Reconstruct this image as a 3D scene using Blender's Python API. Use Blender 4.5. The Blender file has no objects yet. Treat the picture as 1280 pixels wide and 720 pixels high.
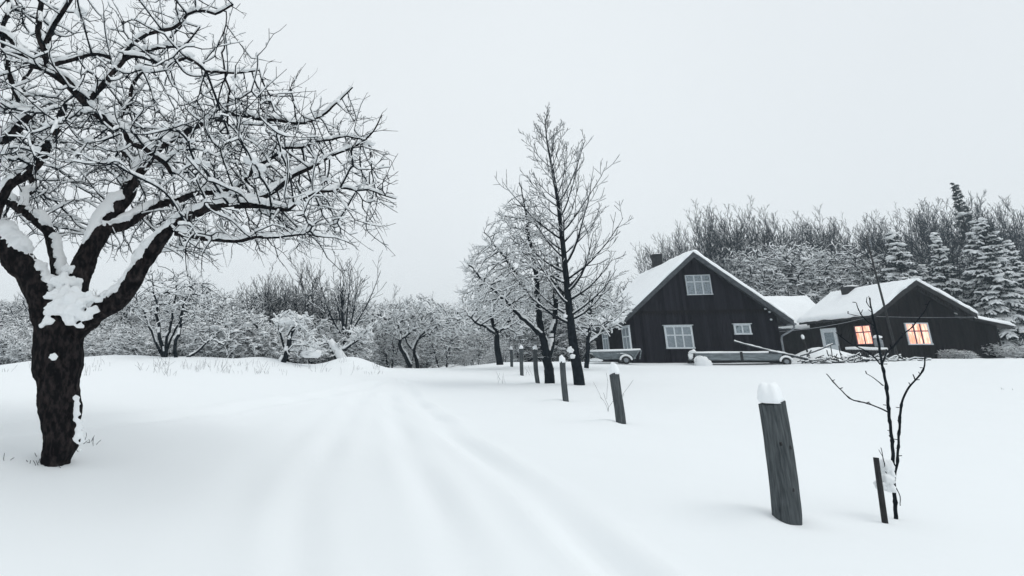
import bpy, math, random
import numpy as np
from mathutils import Vector, noise as mnoise

random.seed(7)
RNG = np.random.default_rng(11)
scene = bpy.context.scene
col = scene.collection

# ------------------------------------------------------------------ camera
F, CX, CY = 700.0, 400.0, 292.0            # focal length and principal point in photo pixels
TH = math.atan(158.0 / 700.0)              # tilt up
EYE = 1.6
ct, st = math.cos(TH), math.sin(TH)


def at(px, py, Y):
    """a point on the ray through a photo pixel, at distance Y ahead"""
    r, u = (px - CX) / F, (CY - py) / F
    d = (r, ct - u * st, st + u * ct)
    s = Y / d[1]
    return np.array((d[0] * s, Y, EYE + d[2] * s))


def proj(P):
    P = np.asarray(P, float)
    X, Y, Z = P[..., 0], P[..., 1], P[..., 2] - EYE
    f = Y * ct + Z * st
    u = -Y * st + Z * ct
    return CX + F * X / f, CY - F * u / f


cam = bpy.data.cameras.new('camera')
cam_o = bpy.data.objects.new('camera', cam)
col.objects.link(cam_o)
cam_o.location = (0, 0, EYE)
cam_o.rotation_euler = (math.pi / 2 + TH, 0, 0)
cam.sensor_width = 36.0
cam.lens = 36.0 * F / 1280.0
cam.shift_x = (640 - CX) / 1280.0
cam.shift_y = -(360 - CY) / 1280.0
cam.clip_start = 0.05
cam.clip_end = 3000
scene.camera = cam_o

# ------------------------------------------------------------------ helpers


def tag(o, label=None, cat=None, group=None, kind=None):
    if label: o['label'] = label
    if cat: o['category'] = cat
    if group: o['group'] = group
    if kind: o['kind'] = kind
    return o


def empty(name, loc=(0, 0, 0), rz=0.0):
    o = bpy.data.objects.new(name, None)
    col.objects.link(o)
    o.location = tuple(float(v) for v in loc)
    o.rotation_euler = (0, 0, rz)
    o.empty_display_size = 0.2
    return o


def mesh_obj(name, V, Fc, mat, parent=None, smooth=True, quads=True):
    """V (n,3) array, Fc (m,4|3) array or a list of faces"""
    me = bpy.data.meshes.new(name)
    if isinstance(Fc, np.ndarray):
        V = np.ascontiguousarray(V, dtype=np.float32)
        k = Fc.shape[1]
        me.vertices.add(len(V))
        me.vertices.foreach_set('co', V.ravel())
        me.loops.add(Fc.size)
        me.loops.foreach_set('vertex_index', np.ascontiguousarray(Fc, dtype=np.int32).ravel())
        me.polygons.add(len(Fc))
        me.polygons.foreach_set('loop_start', np.arange(0, Fc.size, k, dtype=np.int32))
        me.polygons.foreach_set('loop_total', np.full(len(Fc), k, dtype=np.int32))
        me.update(calc_edges=True)
        me.validate()
    else:
        me.from_pydata([tuple(map(float, v)) for v in V], [], Fc)
    if smooth:
        me.polygons.foreach_set('use_smooth', [True] * len(me.polygons))
    me.materials.append(mat)
    o = bpy.data.objects.new(name, me)
    col.objects.link(o)
    if parent is not None: o.parent = parent
    return o


class MB:
    def __init__(s):
        s.v, s.f = [], []

    def add(s, V, Fc):
        n = len(s.v)
        s.v += [tuple(map(float, v)) for v in V]
        s.f += [tuple(i + n for i in f) for f in Fc]
        return s

    def box(s, x0, x1, y0, y1, z0, z1):
        V = [(x, y, z) for z in (z0, z1) for y in (y0, y1) for x in (x0, x1)]
        return s.add(V, [(0, 2, 3, 1), (4, 5, 7, 6), (0, 1, 5, 4), (2, 6, 7, 3), (0, 4, 6, 2), (1, 3, 7, 5)])

    def prism(s, prof, y0, y1):
        """profile in x,z extruded along y"""
        n = len(prof)
        V = [(p[0], y0, p[1]) for p in prof] + [(p[0], y1, p[1]) for p in prof]
        Fc = [tuple(range(n)), tuple(range(2 * n - 1, n - 1, -1))]
        for i in range(n):
            j = (i + 1) % n
            Fc.append((i, i + n, j + n, j))
        return s.add(V, Fc)

    def beam(s, a, b, w, h):
        a, b = Vector(tuple(map(float, a))), Vector(tuple(map(float, b)))
        d = (b - a).normalized()
        up = Vector((0, 0, 1)) if abs(d.z) < .95 else Vector((0, 1, 0))
        sx = d.cross(up).normalized(); uz = sx.cross(d)
        V = []
        for p in (a, b):
            for i, j in ((-1, -1), (1, -1), (1, 1), (-1, 1)):
                V.append(p + sx * i * w / 2 + uz * j * h / 2)
        return s.add(V, [(3, 2, 1, 0), (4, 5, 6, 7), (0, 1, 5, 4), (1, 2, 6, 5), (2, 3, 7, 6), (3, 0, 4, 7)])

    def tube(s, pts, rad, n=8):
        V, Fc = poly_tube(pts, rad, n)
        return s.add(V, [tuple(int(i) for i in f) for f in Fc])

    def build(s, name, mat, parent=None, smooth=False, bevel=0.0):
        o = mesh_obj(name, s.v, s.f, mat, parent, smooth)
        if bevel:
            m = o.modifiers.new('bevel', 'BEVEL'); m.width = bevel; m.segments = 2; m.limit_method = 'ANGLE'
        return o


def frames(D):
    up = np.where(np.abs(D[:, 2:3]) < .97, np.array([[0, 0, 1.]]), np.array([[0, 1., 0]]))
    S = np.cross(D, up); S /= np.linalg.norm(S, axis=1, keepdims=True) + 1e-9
    U = np.cross(S, D)
    return S, U


def vn(P, f=1.0, s=0.0):
    """cheap smooth noise 0..1"""
    x, y, z = P[..., 0] * f + s, P[..., 1] * f + 2.3 * s, P[..., 2] * f + .7 * s
    v = (np.sin(1.7 * x + 2.1 * y + 1.3 * z) + np.sin(-2.9 * x + 1.1 * y + 2.7 * z + 1.3) + np.sin(3.7 * x - 4.3 * y + .9 * z + 4.1)
         + .7 * np.sin(6.1 * x + 5.3 * y - 6.7 * z + 2.2))
    return np.clip(.5 + v / 5.2, 0, 1)


def resample(pts, rad, step):
    pts = np.asarray(pts, float); rad = np.asarray(rad, float)
    n = len(pts)
    out, ro = [], []
    for i in range(n - 1):
        p0, p1, p2, p3 = pts[max(i - 1, 0)], pts[i], pts[i + 1], pts[min(i + 2, n - 1)]
        k = max(1, int(np.linalg.norm(p2 - p1) / step))
        for j in range(k):
            t = j / k
            out.append(.5 * ((2 * p1) + (-p0 + p2) * t + (2 * p0 - 5 * p1 + 4 * p2 - p3) * t * t + (-p0 + 3 * p1 - 3 * p2 + p3) * t ** 3))
            ro.append(rad[i] * (1 - t) + rad[i + 1] * t)
    out.append(pts[-1]); ro.append(rad[-1])
    return np.array(out), np.array(ro)


def poly_tube(pts, rad, n=12, rough=0.0, seed=0.0, caps=True):
    pts = np.asarray(pts, float); rad = np.asarray(rad, float)
    if rad.ndim == 0: rad = np.full(len(pts), float(rad))
    T = np.gradient(pts, axis=0); T /= np.linalg.norm(T, axis=1, keepdims=True) + 1e-9
    # parallel transport
    s = np.cross(T[0], (0, 1., 0.2)); s /= np.linalg.norm(s)
    S = [s]
    for i in range(1, len(pts)):
        v = S[-1] - T[i] * np.dot(S[-1], T[i]); S.append(v / (np.linalg.norm(v) + 1e-9))
    S = np.array(S); U = np.cross(T, S)
    a = np.linspace(0, 2 * math.pi, n, endpoint=False)
    ring = S[:, None] * np.cos(a)[None, :, None] + U[:, None] * np.sin(a)[None, :, None]
    R = np.broadcast_to(rad[:, None], (len(pts), n)).copy()
    if rough:
        Q = pts[:, None] + ring * rad[:, None, None]
        R *= 1 + rough * (vn(Q, 5., seed) - .5) * 1.6 + rough * (vn(Q * np.array((1, 1, .25)), 26., seed) - .5) * .9
    V = pts[:, None] + ring * R[..., None]
    m = len(pts)
    i = np.arange(m - 1)[:, None]; j = np.arange(n)[None, :]; k = (j + 1) % n
    Fc = np.stack([i * n + j, i * n + k, (i + 1) * n + k, (i + 1) * n + j], -1).reshape(-1, 4)
    V = V.reshape(-1, 3)
    if caps:
        V = np.vstack([V, pts[:1], pts[-1:]])
        c0, c1 = m * n, m * n + 1
        jj = np.arange(0, n, 1)
        cap = [[c0, (q + 1) % n, q, c0] for q in jj] + [[c1, (m - 1) * n + q, (m - 1) * n + (q + 1) % n, c1] for q in jj]
        f = [tuple(x) for x in Fc] + [tuple(x[:3]) for x in cap]
        return V, f
    return V, Fc


def seg_arrays(segs, n=4):
    """segs (m,8): ax ay az bx by bz ra rb -> prism mesh arrays"""
    A, B, ra, rb = segs[:, 0:3], segs[:, 3:6], segs[:, 6], segs[:, 7]
    D = B - A; L = np.linalg.norm(D, axis=1, keepdims=True) + 1e-9; D = D / L
    S, U = frames(D)
    a = np.linspace(0, 2 * math.pi, n, endpoint=False) + .4
    ring = S[:, None] * np.cos(a)[None, :, None] + U[:, None] * np.sin(a)[None, :, None]
    B2 = B + D * rb[:, None] * .5
    V0 = A[:, None] + ring * ra[:, None, None]
    V1 = B2[:, None] + ring * rb[:, None, None]
    V = np.stack([V0, V1], 1).reshape(-1, 3)
    base = (np.arange(len(segs)) * 2 * n)[:, None]
    j = np.arange(n)[None, :]; k = (j + 1) % n
    Fc = np.stack([base + j, base + k, base + n + k, base + n + j], -1).reshape(-1, 4)
    return V, Fc


def snow_arrays(segs, h0, w0, cover=.75, grow=.9, hmax=.07, freq=3., seed=0., n=5, slope=.3):
    """snow lying along the upper side of branch segments"""
    A, B, ra, rb = segs[:, 0:3], segs[:, 3:6], segs[:, 6], segs[:, 7]
    D = B - A; L = np.linalg.norm(D, axis=1) + 1e-9; D = D / L[:, None]
    c = np.sqrt(np.clip(1 - D[:, 2] ** 2, 0, 1))
    keep = (c > slope) & ((vn((A + B) / 2, freq, seed) * .65 + .35 * vn((A + B) / 2, freq * 3.7, seed + 5)) > 1 - cover - .25 * (c - .5))
    A, B, ra, rb, D, c, L = A[keep], B[keep], ra[keep], rb[keep], D[keep], c[keep], L[keep]
    if len(A) == 0: return None
    S, U = frames(D)
    U = np.where(U[:, 2:3] < 0, -U, U)
    a = np.linspace(0, 2 * math.pi, n, endpoint=False) + math.pi / 2
    V = []
    for P, r, e in ((A, ra, -1), (B, rb, 1)):
        nz = vn(P, freq * 2.2, seed + 3) * .7 + .3 * vn(P, freq * 9, seed + 8)
        h = np.minimum(h0 + grow * r, hmax) * (.35 + 1.1 * nz) * (.35 + .65 * c)
        w = np.maximum(w0 * (.4 + 1.0 * nz), r * .9)
        cen = P + U * (r * .8 + h * .50)[:, None] + D * (e * .25 * np.minimum(h, L * .3))[:, None]
        V.append(cen[:, None] + S[:, None] * np.cos(a)[None, :, None] * w[:, None, None] + U[:, None] * np.sin(a)[None, :, None] * (h * .62)[:, None, None])
    V = np.stack(V, 1).reshape(-1, 3)
    m = len(A)
    base = (np.arange(m) * 2 * n)[:, None]
    j = np.arange(n)[None, :]; k = (j + 1) % n
    Fq = np.stack([base + j, base + k, base + n + k, base + n + j], -1).reshape(-1, 4)
    # end caps as quads (n = 5: quad + sliver)
    caps = [base[:, 0:1] + np.array([[3, 2, 1, 0]]), base[:, 0:1] + n + np.array([[0, 1, 2, 3]])]
    if n == 5:
        caps += [base[:, 0:1] + np.array([[4, 3, 0, 4]])[:, :4] * 1]
        caps = caps[:2]
    return V, np.vstack([Fq] + caps)


def join(parts):
    V, Fc, o = [], [], 0
    for p in parts:
        if p is None: continue
        V.append(p[0]); Fc.append(np.asarray(p[1]) + o); o += len(p[0])
    return np.vstack(V), np.vstack(Fc)


# ------------------------------------------------------------------ materials
def mat(name, base, rough=.85, spec=.3):
    m = bpy.data.materials.new(name); m.use_nodes = True
    nt = m.node_tree; b = nt.nodes['Principled BSDF']
    b.inputs['Base Color'].default_value = (*base, 1)
    b.inputs['Roughness'].default_value = rough
    b.inputs['Specular IOR Level'].default_value = spec
    return m, nt, b


def N(nt, t, **kw):
    n = nt.nodes.new(t)
    for k, v in kw.items():
        if k in n.inputs: n.inputs[k].default_value = v
        else: setattr(n, k, v)
    return n


def noise_mat(name, c1, c2, scale=5., rough=.85, bump=.0, stretch=(1, 1, 1), detail=6., dist=.02, spec=.25, contrast=(.35, .65)):
    m, nt, b = mat(name, c1, rough, spec)
    tc = N(nt, 'ShaderNodeTexCoord'); mp = N(nt, 'ShaderNodeMapping'); mp.inputs['Scale'].default_value = stretch
    nt.links.new(tc.outputs['Object'], mp.inputs['Vector'])
    no = N(nt, 'ShaderNodeTexNoise', Scale=scale, Detail=detail, Roughness=.6)
    nt.links.new(mp.outputs[0], no.inputs['Vector'])
    cr = N(nt, 'ShaderNodeValToRGB')
    cr.color_ramp.elements[0].position, cr.color_ramp.elements[1].position = contrast
    cr.color_ramp.elements[0].color = (*c1, 1); cr.color_ramp.elements[1].color = (*c2, 1)
    nt.links.new(no.outputs['Fac'], cr.inputs[0]); nt.links.new(cr.outputs[0], b.inputs['Base Color'])
    if bump:
        bp = N(nt, 'ShaderNodeBump', Strength=bump, Distance=dist)
        nt.links.new(no.outputs['Fac'], bp.inputs['Height']); nt.links.new(bp.outputs[0], b.inputs['Normal'])
    return m


SNOWC = (.845, .882, .90)
M_snow, nt, b = mat('snow', (.935, .955, .965), .8, .1)
tr_ = nt.nodes.new('ShaderNodeBsdfTranslucent'); tr_.inputs['Color'].default_value = (.90, .94, .97, 1)
ms_ = nt.nodes.new('ShaderNodeMixShader'); ms_.inputs[0].default_value = .15
nt.links.new(b.outputs[0], ms_.inputs[1]); nt.links.new(tr_.outputs[0], ms_.inputs[2]); nt.links.new(ms_.outputs[0], nt.nodes['Material Output'].inputs['Surface'])
tc = N(nt, 'ShaderNodeTexCoord')
n1 = N(nt, 'ShaderNodeTexNoise', Scale=14., Detail=5.)
n2 = N(nt, 'ShaderNodeTexNoise', Scale=160., Detail=3.)
nt.links.new(tc.outputs['Object'], n1.inputs['Vector']); nt.links.new(tc.outputs['Object'], n2.inputs['Vector'])
b1 = N(nt, 'ShaderNodeBump', Strength=.35, Distance=.02); b2 = N(nt, 'ShaderNodeBump', Strength=.25, Distance=.004)
nt.links.new(n1.outputs['Fac'], b1.inputs['Height']); nt.links.new(n2.outputs['Fac'], b2.inputs['Height'])
nt.links.new(b1.outputs[0], b2.inputs['Normal']); nt.links.new(b2.outputs[0], b.inputs['Normal'])

M_roofsnow, nt, b = mat('packed_snow', (.905, .93, .945), .8, .1)
tc = N(nt, 'ShaderNodeTexCoord'); n1 = N(nt, 'ShaderNodeTexNoise', Scale=6., Detail=6.)
nt.links.new(tc.outputs['Object'], n1.inputs['Vector']); b1 = N(nt, 'ShaderNodeBump', Strength=.4, Distance=.03)
nt.links.new(n1.outputs['Fac'], b1.inputs['Height']); nt.links.new(b1.outputs[0], b.inputs['Normal'])

M_ground, nt, b = mat('snow_ground', (.85, .88, .895), .8, .1)
tc = N(nt, 'ShaderNodeTexCoord')
n1 = N(nt, 'ShaderNodeTexNoise', Scale=1.1, Detail=5., Roughness=.5)
n2 = N(nt, 'ShaderNodeTexNoise', Scale=90., Detail=3.)
nt.links.new(tc.outputs['Object'], n1.inputs['Vector']); nt.links.new(tc.outputs['Object'], n2.inputs['Vector'])
b1 = N(nt, 'ShaderNodeBump', Strength=.35, Distance=.05); b2 = N(nt, 'ShaderNodeBump', Strength=.18, Distance=.004)
nt.links.new(n1.outputs['Fac'], b1.inputs['Height']); nt.links.new(n2.outputs['Fac'], b2.inputs['Height'])
nt.links.new(b1.outputs[0], b2.inputs['Normal']); nt.links.new(b2.outputs[0], b.inputs['Normal'])

M_bark = noise_mat('bark', (.005, .005, .006), (.05, .040, .039), 22., .9, .8, (1, 1, .5), 9., .012, spec=.05, contrast=(.45, .8))
M_twig = noise_mat('twig_bark', (.004, .007, .010), (.013, .018, .023), 9., .9, spec=.08)
M_far = noise_mat('far_bark', (.004, .008, .012), (.016, .022, .028), 3., .9, spec=.06)
M_needle = noise_mat('needles', (.005, .012, .014), (.016, .028, .030), 6., .85, spec=.1)
M_post = noise_mat('weathered_wood', (.030, .036, .040), (.120, .134, .140), 24., .9, .8, (2.2, 2.2, .2), 14., .012, spec=.08, contrast=(.30, .74))
M_grey = noise_mat('grey_planks', (.10, .12, .13), (.22, .25, .265), 9., .85, .4, (.3, 1, 1.5), 6., .01)
M_pole = noise_mat('pole_wood', (.02, .024, .028), (.085, .095, .105), 12., .9, .5, (1, 1, 1), 6., .01)
M_trim = noise_mat('grey_trim', (.035, .04, .046), (.085, .095, .105), 8., .8, .2)
M_white = noise_mat('white_paint', (.5, .55, .58), (.68, .72, .75), 14., .6, .1)
M_mauve = noise_mat('mauve_paint', (.09, .05, .07), (.17, .10, .13), 9.)
M_dull = noise_mat('dull_paint', (.36, .40, .43), (.55, .59, .62), 14., .6, .1)
M_metal = noise_mat('gutter_metal', (.16, .18, .2), (.28, .3, .32), 10., .5, .1)
M_black = noise_mat('dark_iron', (.01, .011, .012), (.03, .03, .032), 10., .7)
M_rubber = noise_mat('rubber', (.012, .012, .013), (.03, .03, .03), 10., .9)


def clad_mat(name, c1, c2):
    m, nt, b = mat(name, c1, .9, .06)
    tc = N(nt, 'ShaderNodeTexCoord'); sp = N(nt, 'ShaderNodeSeparateXYZ')
    nt.links.new(tc.outputs['Object'], sp.inputs[0])
    ad = N(nt, 'ShaderNodeMath', operation='ADD'); nt.links.new(sp.outputs[0], ad.inputs[0]); nt.links.new(sp.outputs[1], ad.inputs[1])
    ml = N(nt, 'ShaderNodeMath', operation='MULTIPLY'); ml.inputs[1].default_value = 1 / .15; nt.links.new(ad.outputs[0], ml.inputs[0])
    fl = N(nt, 'ShaderNodeMath', operation='FLOOR'); nt.links.new(ml.outputs[0], fl.inputs[0])
    wn = N(nt, 'ShaderNodeTexWhiteNoise', noise_dimensions='1D'); nt.links.new(fl.outputs[0], wn.inputs['W'])
    mp = N(nt, 'ShaderNodeMapping'); mp.inputs['Scale'].default_value = (6, 6, .5); nt.links.new(tc.outputs['Object'], mp.inputs['Vector'])
    no = N(nt, 'ShaderNodeTexNoise', Scale=4., Detail=6.); nt.links.new(mp.outputs[0], no.inputs['Vector'])
    mx = N(nt, 'ShaderNodeMix', data_type='FLOAT'); mx.inputs[0].default_value = .5
    nt.links.new(wn.outputs['Value'], mx.inputs[2]); nt.links.new(no.outputs['Fac'], mx.inputs[3])
    cr = N(nt, 'ShaderNodeValToRGB'); cr.color_ramp.elements[0].position = .2; cr.color_ramp.elements[1].position = .85
    cr.color_ramp.elements[0].color = (*c1, 1); cr.color_ramp.elements[1].color = (*c2, 1)
    nt.links.new(mx.outputs[0], cr.inputs[0]); nt.links.new(cr.outputs[0], b.inputs['Base Color'])
    bp = N(nt, 'ShaderNodeBump', Strength=.5, Distance=.02); nt.links.new(mx.outputs[0], bp.inputs['Height']); nt.links.new(bp.outputs[0], b.inputs['Normal'])
    return m


M_clad = clad_mat('dark_boards', (.005, .005, .008), (.024, .023, .031))
M_clad2 = clad_mat('black_boards', (.004, .004, .005), (.015, .013, .013))


def curtain_mat(name, c1, c2, lace=60.):
    m, nt, b = mat(name, c1, .25, .5)
    tc = N(nt, 'ShaderNodeTexCoord')
    no = N(nt, 'ShaderNodeTexVoronoi', Scale=lace); nt.links.new(tc.outputs['Object'], no.inputs['Vector'])
    wv = N(nt, 'ShaderNodeTexNoise', Scale=7., Detail=3.)
    nt.links.new(tc.outputs['Object'], wv.inputs['Vector'])
    mx = N(nt, 'ShaderNodeMath', operation='ADD'); nt.links.new(no.outputs['Distance'], mx.inputs[0]); nt.links.new(wv.outputs['Fac'], mx.inputs[1])
    cr = N(nt, 'ShaderNodeValToRGB'); cr.color_ramp.elements[0].position = .5; cr.color_ramp.elements[1].position = 1.1
    cr.color_ramp.elements[0].color = (*c1, 1); cr.color_ramp.elements[1].color = (*c2, 1)
    nt.links.new(mx.outputs[0], cr.inputs[0]); nt.links.new(cr.outputs[0], b.inputs['Base Color'])
    return m


M_curtain = curtain_mat('curtained_glass', (.40, .45, .48), (.20, .24, .27))
M_lace = curtain_mat('lace_glass', (.04, .055, .065), (.22, .26, .29), 14.)
M_dglass = curtain_mat('dark_glass', (.05, .08, .09), (.25, .30, .33), 9.)

M_lit, nt, b = mat('lit_glass', (.3, .12, .04), .4)
tc = N(nt, 'ShaderNodeTexCoord'); mp = N(nt, 'ShaderNodeMapping'); mp.inputs['Scale'].default_value = (7, 7, 1.1)
nt.links.new(tc.outputs['Object'], mp.inputs['Vector'])
no = N(nt, 'ShaderNodeTexNoise', Scale=1.6, Detail=3.); nt.links.new(mp.outputs[0], no.inputs['Vector'])
cr = N(nt, 'ShaderNodeValToRGB'); cr.color_ramp.elements[0].position = .38; cr.color_ramp.elements[1].position = .6
cr.color_ramp.elements[0].color = (.93, .29, .19, 1); cr.color_ramp.elements[1].color = (1.0, .70, .58, 1)
nt.links.new(no.outputs['Fac'], cr.inputs[0]); nt.links.new(cr.outputs[0], b.inputs['Emission Color']); b.inputs['Emission Strength'].default_value = 1.35

# ------------------------------------------------------------------ terrain
POSTS = [  # top px, bottom px, distance, width m
    ((965, 503), (982, 652), 5.0, .245), ((769, 467), (775, 531), 9.8, .20), ((704, 453), (707, 503), 14.6, .19),
    ((669, 437), (674, 483), 19.5, .20), ((651, 436), (653, 470), 24.0, .20), ((638.5, 437), (640, 459), 28.0, .19)]
ctrl = []
for t_, b_, Y, w in POSTS: ctrl.append(at(b_[0], b_[1], Y))
ctrl[0] = at(980, 650, 5.0)
for px, py, Y in [(72, 584, 6.0), (1120, 655, 5.1), (724, 482, 18), (686, 474, 19), (-150, 600, 5.), (-100, 470, 20),
                  (30, 457, 22), (200, 453, 22), (330, 456, 24), (450, 458, 28), (575, 461, 33), (620, 453, 33), (700, 454, 31),
                  (800, 455, 30.5), (975, 453, 29.5), (1100, 450, 29), (1270, 448, 29), (1450, 447, 28), (1100, 520, 11), (1240, 480, 18),
                  (900, 480, 18), (520, 500, 16), (300, 480, 16), (420, 600, 6.5), (620, 600, 6.5), (1350, 560, 7.5)]:
    ctrl.append(at(px, py, Y))
for x, y, z in [(0, 0, 0), (-4, 0, .1), (4, 0, .05), (0, -8, -.1), (10, -8, 0), (-10, -8, .2), (0, 3, .03), (2.5, 3, 0.04), (-3, 3, .15),
                (-30, 45, 1.1), (-5, 45, .9), (12, 48, .9), (20, 40, 1.45), (36, 36, 1.45), (45, 45, 1.9), (60, 60, 3.6), (30, 60, 2.6), (90, 60, 3.6),
                (60, 85, 7), (90, 85, 7), (20, 85, 2.), (0, 85, .8), (-40, 85, 1), (-60, 30, 1.2), (-40, 0, .4), (60, 20, 1.0), (60, 0, .4)]:
    ctrl.append(np.array((x, y, z)))
ctrl = np.array(ctrl)


def _U(r2): return np.where(r2 > 1e-12, .5 * r2 * np.log(r2 + 1e-12), 0)


_n = len(ctrl)
_K = _U(((ctrl[:, None, :2] - ctrl[None, :, :2]) ** 2).sum(-1)) + np.eye(_n) * 2.0
_P = np.hstack([np.ones((_n, 1)), ctrl[:, :2]])
_A = np.block([[_K, _P], [_P.T, np.zeros((3, 3))]])
_w = np.linalg.solve(_A, np.concatenate([ctrl[:, 2], np.zeros(3)]))
RUTS = []
MOUNDS = []


def g0(X, Y):
    X = np.atleast_1d(np.asarray(X, float)); Y = np.atleast_1d(np.asarray(Y, float))
    sh = X.shape
    Xc, Yc = np.clip(X.ravel(), -60, 95), np.clip(Y.ravel(), -10, 90)
    out = np.empty(Xc.size)
    for i in range(0, Xc.size, 20000):
        q = np.stack([Xc[i:i + 20000], Yc[i:i + 20000]], 1)
        r2 = ((q[:, None] - ctrl[None, :, :2]) ** 2).sum(-1)
        out[i:i + 20000] = _U(r2) @ _w[:_n] + _w[_n] + q @ _w[_n + 1:]
    return out.reshape(sh)


def hit(px, py):
    lo, hi = 1.0, 60.0
    ys = np.concatenate([np.arange(2, 12, .1), np.arange(12, 60, .4)])
    P = np.array([at(px, py, y) for y in ys])
    h = g0(P[:, 0], P[:, 1])
    k = np.where(P[:, 2] < h)[0]
    return P[k[0]] if len(k) else None


def ground(X, Y):
    X = np.asarray(X, float); Y = np.asarray(Y, float)
    z = g0(X, Y).reshape(X.shape) if X.ndim else float(g0(X, Y)[0])
    for pl, dep, wid in RUTS:
        d2 = np.full(np.shape(X), 1e9)
        for a, b in zip(pl[:-1], pl[1:]):
            ab = b - a; L2 = (ab ** 2).sum()
            t = np.clip(((X - a[0]) * ab[0] + (Y - a[1]) * ab[1]) / L2, 0, 1)
            d2 = np.minimum(d2, (X - a[0] - t * ab[0]) ** 2 + (Y - a[1] - t * ab[1]) ** 2)
        amp = dep * (.8 + .35 * np.sin(X * 3.1 + Y * 1.7))
        z = z - amp * np.exp(-d2 / wid ** 2) + amp * .35 * np.exp(-(np.sqrt(d2) - wid * 1.9) ** 2 / (wid * .7) ** 2)
    for mx, my, hh, ww in MOUNDS:
        z = z + hh * np.exp(-((X - mx) ** 2 + (Y - my) ** 2) / ww ** 2)
    z = z + .022 * np.sin(X * 1.1 + .6 * Y) * np.sin(Y * .7 - X * .4) + .010 * np.sin(2.9 * X + 1.3) * np.sin(2.3 * Y + X)
    return z


def gz(x, y): return float(ground(np.array([x]), np.array([y]))[0])


for pl, dep, wid in [
    ([(800, 730), (740, 680), (680, 625), (610, 575), (565, 542), (535, 513), (512, 488), (505, 475)], .085, .16),
    ([(590, 730), (562, 670), (535, 610), (512, 565), (495, 525), (487, 495)], .060, .16),
    ([(368, 730), (370, 660), (385, 605), (408, 562), (430, 528), (448, 500), (465, 482)], .038, .17),
    ([(250, 730), (275, 650), (320, 585), (375, 540), (425, 505)], .022, .22),
    ([(-60, 549), (60, 537), (160, 527), (260, 516), (340, 505), (410, 493), (470, 480)], .07, .22),
    ([(-40, 575), (0, 569)], .03, .2)]:
    pts = [hit(*p) for p in pl]
    pts = [p[:2] for p in pts if p is not None]
    RUTS.append((pts, dep, wid))
for t_, b_, Y, w in POSTS:
    p = at(b_[0], b_[1], Y); MOUNDS.append((p[0] - .12, p[1] + .1, .07, .35)); MOUNDS.append((p[0] + .02, p[1] - .02, -.05, .15))
p = at(72, 584, 6.); MOUNDS.append((p[0] + .2, p[1], .06, .5))
for px, py, Y, h, w in [(1022, 450, 31.0, .62, 1.1), (1050, 450, 31.2, .35, 1.0), (1238, 450, 33., .3, .9), (1205, 450, 32.5, .2, .8), (760, 455, 30.8, .08, 1.0),
                        (875, 455, 29.3, .22, .35), (764, 455, 10.3, 0.0, .5), (330, 456, 25.5, .25, 1.2), (440, 458, 26.5, .45, 1.2), (250, 455, 24, .2, 2.),
                        (60, 457, 24, .15, 2.2), (150, 455, 25, .25, 1.8)]:
    p = at(px, py, Y); MOUNDS.append((p[0], p[1], h, w))

ys = np.concatenate([np.arange(-10, 1.5, .5), np.arange(1.5, 9, .07), np.arange(9, 20, .14), np.arange(20, 42, .3), np.arange(42, 95, 1.2), np.geomspace(95, 900, 26)])
xs = np.concatenate([-np.geomspace(900, 62, 20), np.arange(-60, -12, 1.0), np.arange(-12, -7, .22), np.arange(-7, 8, .08), np.arange(8, 16, .16), np.arange(16, 50, .4), np.arange(50, 96, 1.5), np.geomspace(98, 900, 20)])
GX, GY = np.meshgrid(xs, ys)
GZ = ground(GX, GY)
far = np.clip((np.hypot(GX, GY) - 110) / 200, 0, 1)
GZ = GZ * (1 - far) + 4.0 * far
V = np.stack([GX, GY, GZ], -1).reshape(-1, 3)
nx = len(xs); i = np.arange(len(ys) - 1)[:, None]; j = np.arange(nx - 1)[None, :]
Fg = np.stack([i * nx + j, i * nx + j + 1, (i + 1) * nx + j + 1, (i + 1) * nx + j], -1).reshape(-1, 4)
tag(mesh_obj('snow_ground', V, Fg, M_ground), 'snow-covered field and road with soft wheel ruts', None, None, 'structure')


# ------------------------------------------------------------------ snow pieces
def blob(mb, c, r, seed=0., sq=(1, 1, 1), nu=16, nv=10, rough=.18, cut=-.5):
    """lumpy dome, flat-ish below"""
    V = []
    for i in range(nv + 1):
        th = math.pi * i / nv
        for j in range(nu):
            ph = 2 * math.pi * j / nu
            d = np.array((math.sin(th) * math.cos(ph), math.sin(th) * math.sin(ph), math.cos(th)))
            k = 1 + rough * (float(vn(d * 1.4, 1., seed)) - .5) * 2
            q = d * k
            q[2] = max(q[2], cut)
            V.append((c[0] + q[0] * r * sq[0], c[1] + q[1] * r * sq[1], c[2] + q[2] * r * sq[2]))
    Fc = [(i * nu + j, (i + 1) * nu + j, (i + 1) * nu + (j + 1) % nu, i * nu + (j + 1) % nu) for i in range(nv) for j in range(nu)]
    mb.add(V, Fc)
    return mb


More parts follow.
